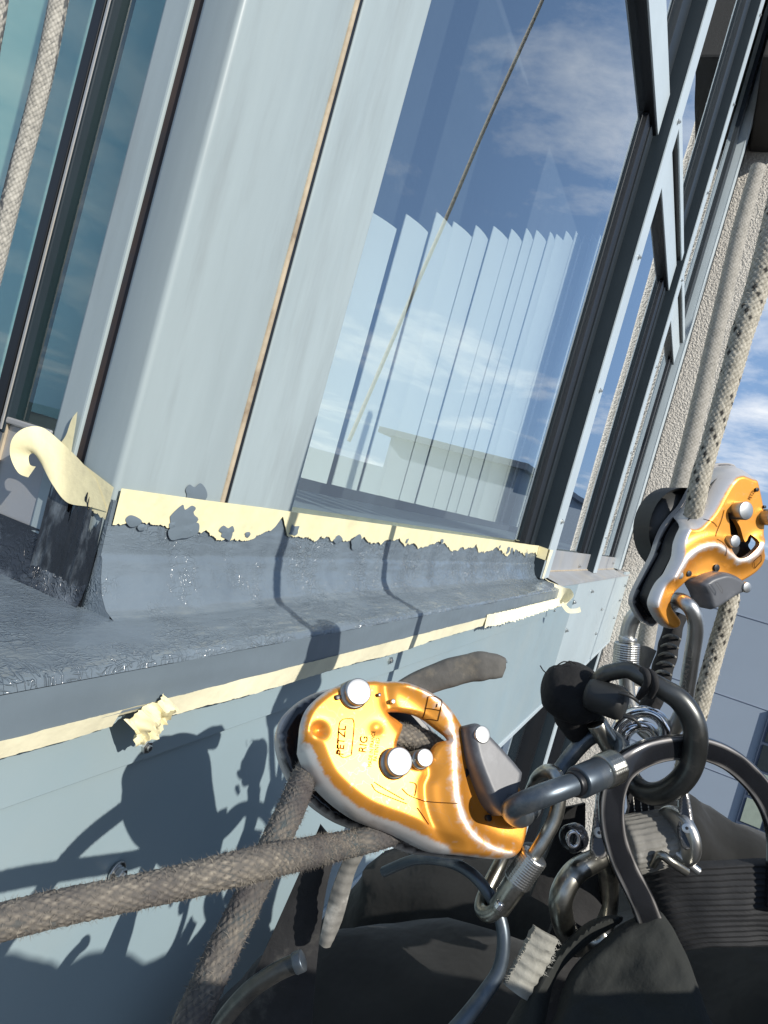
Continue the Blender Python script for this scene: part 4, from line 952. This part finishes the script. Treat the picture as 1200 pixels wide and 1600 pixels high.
sleeve((931,1128,.384), (966,1186,.386), 16, 'steel', K2, 'gate', False); sleeve((960,1176,.384), (975,1200,.386), 19, 'steel', K2, 'screw_sleeve')
bt = sleeve((978,1102,.366), (916,1082,.378), 27, 'black_rubber', K2, 'rubber_boot', False, r1=25, cap=0.4)
V, F, _, _ = tube(pix_path([(976,1118,.352,9),(990,1122,.35,9),(1000,1134,.352,6)]), 16, .0015, flat=(1, .35)); part('boot_skirt', V, F, 'black_rubber', bt, True)
V, F, _, _ = tube(pix_path([(968,1082,.352,8),(984,1086,.35,9),(996,1096,.352,6)]), 16, .0015, flat=(1, .35)); part('boot_skirt', V, F, 'black_rubber', bt, True)

# black cloth wrapped tool end
def lump(name, rows, m, label, cat, amp=0.10, sc=60, seg=48, parent=None):
    P = catmull(pix_path(rows), 14); P, s, L = resample(P, 0.0012); C = P[:, :3]; R = P[:, 3]; T, N, Bn = frames(C)
    V = []
    for i in range(len(C)):
        for j in range(seg):
            a = 2*math.pi*j/seg; d = math.cos(a)*N[i]+math.sin(a)*Bn[i]; p = C[i]+d*R[i]
            k = 1+amp*(mnoise.noise(Vector(p*sc))+0.5*mnoise.noise(Vector(p*sc*2.7))); V.append(C[i]+d*R[i]*k)
    n = len(C); F = [[i*seg+j, i*seg+(j+1) % seg, (i+1)*seg+(j+1) % seg, (i+1)*seg+j] for i in range(n-1) for j in range(seg)]
    V += [C[0], C[-1]]; m0 = n*seg
    F += [[m0, (j+1) % seg, j] for j in range(seg)]+[[m0+1, (n-1)*seg+j, (n-1)*seg+(j+1) % seg] for j in range(seg)]
    if parent is not None: return part(name, V, F, m, parent, True)
    return solo(name, V, F, m, label, cat, True)
cb = lump('strap_cover', [(934,1096,.392,30),(915,1090,.392,43),(893,1082,.392,46),(872,1075,.392,40),(858,1070,.392,32),(851,1068,.392,20)], 'black_cloth', 'frayed black cloth cover bunched at the big dark carabiner', 'cover', 0.12)
lump('cover_tail', [(900,1090,.398,30),(896,1115,.398,32),(899,1138,.398,22),(904,1158,.398,10)], 'black_cloth', '', '', 0.10, parent=cb)
for pts in ([(856,1052),(850,1049),(844,1040)], [(868,1042),(880,1034),(892,1036)], [(880,1040),(890,1033),(900,1038)]):
    bar('loose_thread', [(x, y, .385, 1.0) for x, y in pts], 'black_cloth', cb, seg=6)

# chrome ring
K3 = thing('shackle', 'polished chrome ring partly hidden behind the big dark carabiner', 'ring', rootat(1000, 1150, .395))
bar('ring', [(1000+40*math.cos(a)-6*math.sin(a), 1152+40*math.sin(a), .402-0.006*math.cos(a), 9.5) for a in np.linspace(0, 2*math.pi, 14, endpoint=False)], 'chrome', K3, closed=True, seg=24)
bar('inner_ring', [(1000+25*math.cos(a), 1158+24*math.sin(a), .406, 9) for a in np.linspace(0, 2*math.pi, 12, endpoint=False)], 'chrome', K3, closed=True, seg=24)

# carabiner from the lower descender to the harness
K4 = thing('carabiner', 'blue-grey screwgate carabiner through the eye of the lower descender', 'carabiner', rootat(880, 1220, .36))
bar('body', [(812,1278,.345,15),(799,1268,.333,16),(808,1259,.325,17),(850,1242,.322,18),(900,1224,.33,17),(940,1207,.345,16),(968,1192,.362,15),(972,1170,.38,14),(950,1150,.392,13),(925,1150,.396,12.5),(900,1172,.396,12.5),(872,1208,.392,12.5),(845,1245,.38,13),(828,1268,.362,14)], 'steel_blue', K4, closed=True)
s4 = sleeve((903,1223,.330), (950,1202,.344), 25, 'steel_blue', K4, 'screw_sleeve', False, cap=0.1)
sleeve((940,1206.5,.340), (962,1197,.346), 26.5, 'steel', K4, 'knurled_ring')
sleeve((895,1226,.3285), (905,1222,.331), 20, 'frame_black', K4, 'gate_collar', False)
# grey carabiner with knurled sleeve below the descender
K5 = thing('carabiner', 'grey carabiner with knurled sleeve hanging below the lower descender', 'carabiner', rootat(810, 1350, .36))
bar('body', [(832,1232,.372,10),(841,1215,.366,11),(856,1206,.358,12),(869,1214,.353,12.5),(873,1245,.350,12),(867,1278,.348,11.5),(853,1306,.346,11),(838,1330,.345,11),(815,1362,.346,11),(794,1394,.348,11),(778,1420,.350,12),(763,1428,.354,12.5),(753,1418,.360,12),(760,1392,.366,11),(783,1345,.374,10),(808,1290,.376,10)], 'steel', K5, closed=True)
sleeve((836,1336,.345), (806,1378,.3465), 21.5, 'steel_bright', K5); sleeve((812,1370,.347), (779,1420,.350), 19, 'steel', K5, 'gate_tube', False, r1=17)
sleeve((783,1410,.333), (777,1419,.333), 7, 'chrome', K5, 'gate_pin', False)
K6 = thing('ring', 'thin grey steel loop curving down below the knurled carabiner', 'ring', rootat(770, 1480, .36))
bar('loop', [(600,1362,.40,8),(650,1343,.385,8),(698,1346,.374,8.5),(734,1363,.366,9),(760,1391,.360,9.5),(780,1430,.356,10),(787,1470,.352,10.5),(780,1515,.348,11),(757,1553,.344,12),(722,1598,.34,13),(690,1632,.336,13)], 'steel_blue', K6)

# harness attachment: big black ring, side plates, webbing roll
HR = thing('harness_ring', 'large glossy black D ring of the harness with worn silver edges', 'ring', rootat(1080, 1280, .37))
rows = [(1040,1490,.372,19),(1018,1446,.358,19),(1000,1402,.350,18),(976,1354,.347,17.5),(961,1312,.345,17.5),(955,1272,.345,18),(958,1234,.346,18.5),(972,1202,.348,19),(1000,1181,.352,19),(1035,1170,.358,18),(1075,1167,.364,17.5),(1108,1172,.370,17),(1142,1188,.374,17),(1171,1213,.376,17),(1192,1239,.377,17),(1208,1270,.377,17),(1217,1310,.376,17),(1218,1360,.374,18),(1216,1420,.370,18)]
V, F, s_, a_ = tube(pix_path(rows), 32, 0.0012, flat=(0.55, 1.08), nref=CF)
seg = 32; a = np.tile(a_, len(s_)); ea = np.abs(np.sin(a))*np.abs(np.cos(a))*2
sa = np.repeat(s_, seg); nzv = np.array([mnoise.noise((x*90, y*1.5, 0)) for x, y in zip(sa, a)])
w = np.clip((ea-0.90)*7+0.5*nzv, 0, 0.9); w = np.r_[w, 0, 0]
part('ring', V, F, 'black_alloy', HR, True, {'wear': w})
PH = Plane(1000, 1290, .375, -ray(1000, 1290))
for poly, bx, by in (([(934,1232),(950,1233),(948,1262),(946,1290),(951,1315),(951,1332),(940,1343),(926,1338),(921,1322),(925,1295),(929,1262)], 937, 1301), ([(1061,1230),(1073,1226),(1079,1256),(1083,1280),(1087,1306),(1082,1325),(1070,1328),(1062,1316),(1058,1296),(1059,1262)], 1072, 1294)):
    V, F, at = sheet(PH, poly, [], 3, lambda v, O, H: 0.004-0.003*np.clip(1-seg_dist(v, O)/4, 0, 1)**2, 0.010, wearfn=lambda v, O, H: np.clip(0.9-np.abs(seg_dist(v, O)-3)/3, 0, .8)); sp = part('side_plate', V, F, 'black_alloy', HR, True, at)
    disc(PH, bx, by, 8.2, 0.003, 0.0062, 'steel_bright', sp, 'bolt'); disc(PH, bx, by, 2.8, 0.006, 0.0066, 'frame_black', sp, 'bolt_socket', seg=6)
lettering(PH, '200703', 940, 1286, (0.06, -1), 8, 0.0048, 'ink_grey', HR, 0.85)
V, F = cyl(dep(972, 1322, .378), dep(1062, 1304, .384), 43*.38*NEAR/FPX, 40*.38*NEAR/FPX, seg=120, cap=0.12, ribs=lambda h, a: 1+0.022*math.sin(a*30)+0.008*math.sin(h*700), rows=30)
part('webbing_roll', V, F, 'webbing_grey', HR, True)
V, F = cyl(dep(1052, 1308, .372), dep(1066, 1304, .374), 44*.38*NEAR/FPX, seg=40, cap=0.15); part('roll_cap', V, F, 'steel_bright', HR, True)
V, F = cyl(dep(905, 1306, .372), dep(888, 1312, .366), 21*.37*NEAR/FPX, seg=30, cap=0.3); kb = part('knob', V, F, 'black_alloy', HR, True)
bar('knob_ring', [(896+9*math.cos(a), 1311+12*math.sin(a), .362, 3.2) for a in np.linspace(0, 2*math.pi, 10, endpoint=False)], 'chrome', kb, closed=True, seg=12)
V, F = pix_ribbon([(978,1230,.39),(980,1260,.388),(985,1292,.386)], [(1022,1230,.39),(1022,1260,.388),(1024,1292,.386)]); stp = part('stitched_strap', V, F, 'webbing_black', HR)
for x0 in (989, 1000, 1011):
    for k in range(7): bar('stitch', [(x0+k*.6, 1244+k*5, .3868, .9), (x0+k*.6+.4, 1247.4+k*5, .3868, .9)], 'thread_white', stp, seg=6)
bar('buckle_arm', [(1020,1352,.366,6),(1032,1336,.362,7),(1050,1347,.36,7),(1072,1362,.362,7)], 'steel', HR); bar('buckle_arm', [(1052,1330,.37,5),(1070,1345,.368,6),(1092,1362,.366,6)], 'steel_bright', HR)
strap('cloth_flap', [(1030,1412,.352),(985,1432,.348),(940,1462,.345),(905,1490,.343),(870,1530,.342),(840,1575,.342)], [(1052,1440,.350),(1080,1490,.346),(1105,1560,.343),(1120,1620,.342),(1100,1690,.342),(1050,1740,.342)], 'flap', 'grey-green trouser cloth fold at the bottom below the black D ring', 'clothing', 0.004) if False else None
K7 = thing('ring', 'brassy worn steel ring below the black harness knob', 'ring', rootat(890, 1390, .37))
bar('ring', [(945,1342,.384,16),(925,1347,.376,17),(902,1360,.369,18),(885,1381,.365,18.5),(876,1408,.364,18.5),(880,1440,.37,18),(892,1466,.382,17),(912,1478,.396,16),(934,1470,.408,15),(946,1440,.412,15),(952,1390,.402,15)], 'steel', K7, closed=True)

# ------------------------------------------------------------------ harness straps and belt
def strap(name, EA, EB, m, label, cat='strap', th=0.003, rib=0.0, ribx=0.0, fringe=0):
    a = catmull([(*dep(x, y, t),) for x, y, t in EA], 10); b = catmull([(*dep(x, y, t),) for x, y, t in EB], 10)
    if rib or ribx: a, _, _ = resample(a, 0.0011); b = resample(b, 0.0011)[0]; q_ = min(len(a), len(b)); a = a[np.linspace(0, len(a)-1, q_).astype(int)]; b = b[np.linspace(0, len(b)-1, q_).astype(int)]
    n = len(a); M = 10 if not ribx else 60
    V = []; 
    nrm = np.cross(b[n//2]-a[n//2], a[-1]-a[0]); nrm /= np.linalg.norm(nrm)
    if nrm@CF > 0: nrm = -nrm
    for side in (0, 1):
        for i in range(n):
            for k in range(M+1):
                t = k/M; p = a[i]+(b[i]-a[i])*t; h = 0.0012*mnoise.noise(Vector(p*90))+th*0.6*math.sin(math.pi*t)+rib*math.sin(i*1.55)+ribx*math.sin(k*1.55); V.append(p+nrm*(h-side*th))
    o = n*(M+1)
    q = [[i*(M+1)+k, i*(M+1)+k+1, (i+1)*(M+1)+k+1, (i+1)*(M+1)+k] for i in range(n-1) for k in range(M)]
    F = q+[[o+i for i in f[::-1]] for f in q]
    ed = list(range(0, M+1))+[i*(M+1)+M for i in range(1, n)]+[(n-1)*(M+1)+k for k in range(M-1, -1, -1)]+[i*(M+1) for i in range(n-2, 0, -1)]
    F += [[ed[k], o+ed[k], o+ed[(k+1) % len(ed)], ed[(k+1) % len(ed)]] for k in range(len(ed))]
    o_ = solo(name, V, F, m, label, cat, True)
    if fringe:
        FV, FF = [], []
        for e, E2 in ((a, b), (b, a)):
            for q in range(fringe):
                i0 = int(rng.integers(0, n-1)); p = e[i0]+nrm*th*0.3*rng.random(); d = (e[i0]-E2[i0]); d /= np.linalg.norm(d); L1 = 0.0007+0.0018*rng.random()
                wv = (a[-1]-a[0]); wv = wv/np.linalg.norm(wv); tip = p+(d+wv*(rng.random()-.5)*1.3+nrm*(rng.random()-.3))*L1; k = len(FV); FV += [p-wv*.00025, p+wv*.00025, tip]; FF.append([k, k+1, k+2])
        fo = part('frayed_fibres', FV, FF, m, o_); fo['kind'] = 'stuff'
    return o_
strap('harness_belt', [(985,1372,.40),(1030,1358,.385),(1080,1354,.38),(1140,1352,.378),(1210,1349,.378),(1300,1346,.38)], [(1000,1500,.40),(1050,1490,.385),(1100,1482,.378),(1150,1480,.376),(1215,1480,.376),(1300,1480,.378)], 'belt', 'wide black padded harness belt at the right edge', 'belt', 0.006, ribx=0.0005)
strap('webbing_strap', [(838,1450,.350),(822,1480,.348),(806,1510,.346),(790,1540,.344)], [(872,1468,.352),(858,1502,.350),(842,1535,.348),(826,1565,.346)], 'webbing_white', 'short off-white fuzzy webbing end beside the trouser leg', rib=0.0005, fringe=60)
def cloth(name, outline, t0, tgrad, m, label, cat, amp=0.006):
    pl = Plane(outline[0][0], outline[0][1], t0, -ray(*outline[0])+np.array(tgrad))
    V, F, _ = sheet(pl, outline, [], 5, lambda v, O, H: np.array([amp*(mnoise.noise((p[0]*.013, p[1]*.022, 4))+0.12*mnoise.noise((p[0]*.045+p[1]*.02, p[1]*.02, 9))) for p in v])-0.008*np.clip(1-seg_dist(v, O)/22, 0, 1)**2, 0.004)
    return solo(name, V, F, m, label, cat, True)
cloth('trouser_fold', [(1000,1424),(1028,1415),(1050,1438),(1072,1480),(1092,1530),(1108,1580),(1122,1650),(860,1650),(868,1580),(884,1525),(906,1494),(940,1466),(970,1440)], .352, (0, 0, 0.25), 'flap', 'grey-green cloth fold at the bottom below the black D ring', 'clothing')
cloth('trouser_fold', [(958,1425),(975,1432),(930,1462),(893,1492),(866,1530),(850,1600),(835,1650),(770,1650),(800,1580),(838,1520),(880,1470),(920,1435)], .358, (0, 0, 0.25), 'flap', 'narrow dark cloth fold between the brassy ring and the grey-green fold', 'clothing', 0.004)
strap('webbing_strap', [(905,1330,.41),(890,1370,.405),(872,1420,.40),(850,1480,.395),(820,1560,.39),(800,1620,.385)], [(960,1350,.41),(945,1400,.405),(925,1450,.40),(900,1510,.395),(870,1590,.39),(855,1640,.385)], 'webbing_black', 'black harness webbing running down behind the brassy ring')
strap('webbing_strap', [(860,1265,.41),(868,1300,.41),(850,1350,.405),(830,1400,.40)], [(915,1255,.41),(912,1310,.41),(890,1360,.405),(866,1420,.40)], 'black_cloth', 'soft black webbing behind the blue-grey screwgate carabiner')
strap('webbing_strap', [(548,1325,.345),(535,1350,.345),(519,1390,.345),(508,1430,.345),(498,1475,.345)], [(572,1330,.345),(556,1362,.345),(545,1400,.345),(534,1440,.345),(516,1480,.345)], 'webbing_grey', 'narrow grey webbing strap just below the grimy rope', rib=0.0003)
strap('webbing_strap', [(500,1290,.37),(470,1360,.365),(430,1450,.36),(380,1560,.355),(350,1640,.35)], [(530,1320,.37),(512,1380,.365),(500,1460,.36),(490,1560,.355),(485,1640,.35)], 'webbing_black', 'broad black strap hanging beside the grimy rope tail')
hz = thing('hose', 'dark grey tube with a pale blue end below the grimy rope', 'tube', rootat(400, 1540, .31))
bar('tube', [(330,1630,.31,14),(352,1590,.31,14),(390,1548,.31,14),(430,1520,.31,14),(462,1505,.31,14)], 'steel_dark', hz); sleeve((460,1506,.308), (474,1500,.308), 16, 'steel_blue', hz, 'end_cap', False)

# ------------------------------------------------------------------ the climber
def skin_body():
    vs = [((.53,-.12,-.300), .125), ((.49,-.25,-.215), .120), ((.42,-.42,-.090), .135), ((.40,-.57,.010), .065), ((.395,-.64,.060), .085), ((.39,-.72,.115), .088),
          ((.455,-.085,-.320), .100), ((.435,.040,-.335), .085), ((.415,.150,-.350), .066), ((.42,.185,-.56), .055), ((.425,.200,-.76), .042), ((.425,.255,-.80), .036),
          ((.62,-.085,-.330), .100), ((.63,.040,-.345), .085), ((.63,.150,-.360), .066), ((.63,.190,-.57), .055), ((.63,.205,-.77), .042), ((.63,.262,-.81), .036),
          ((.275,-.42,-.06), .062), ((.31,-.215,-.150), .058), ((.06,-.175,-.020), .046), ((-.02,-.075,-.015), .036),
          ((.58,-.44,-.05), .058), ((.66,-.28,-.26), .046), ((.60,-.06,-.20), .032), ((.57,-.01,-.19), .034)]
    es = [(0,1),(1,2),(2,3),(3,4),(4,5),(0,6),(6,7),(7,8),(8,9),(9,10),(10,11),(0,12),(12,13),(13,14),(14,15),(15,16),(16,17),(2,18),(18,19),(19,20),(20,21),(2,22),(22,23),(23,24),(24,25)]
    me = bpy.data.meshes.new('b'); me.from_pydata([v[0] for v in vs], es, []); o = bpy.data.objects.new('b', me); COL.objects.link(o)
    o.modifiers.new('s', 'SKIN'); sd = o.modifiers.new('d', 'SUBSURF'); sd.levels = 3; sd.render_levels = 3
    for i, (p, r) in enumerate(vs):
        sv_ = me.skin_vertices[0].data[i]; sv_.radius = (r, r); sv_.use_root = (i == 0)
    bpy.context.view_layer.update()
    m2 = bpy.data.meshes.new_from_object(o.evaluated_get(bpy.context.evaluated_depsgraph_get()))
    V = np.array([v.co[:] for v in m2.vertices]); F = [list(p.vertices) for p in m2.polygons]
    bpy.data.objects.remove(o); bpy.data.meshes.remove(m2)
    return V, F
V, F = skin_body()
V = np.array([v+0.010*np.array(mnoise.noise_vector(Vector(v*22)))+0.004*np.array(mnoise.noise_vector(Vector(v*60))) for v in V])
pe = solo('person', V, F, 'trousers', 'rope worker in dark clothes seated in the harness, only lap and hip showing', 'person', True, base=(.53, -.12, -.80))
for k in ('jacket', 'skin', 'helmet'): pe.data.materials.append(MATS[k])
for p in pe.data.polygons:
    c = Vector(p.center)+pe.location
    if c.y < -0.19: p.material_index = 1
    if c.y < -0.60: p.material_index = 2 if c.z < 0.13 else 3
    if (c.x < 0.03 and c.y > -0.14): p.material_index = 2
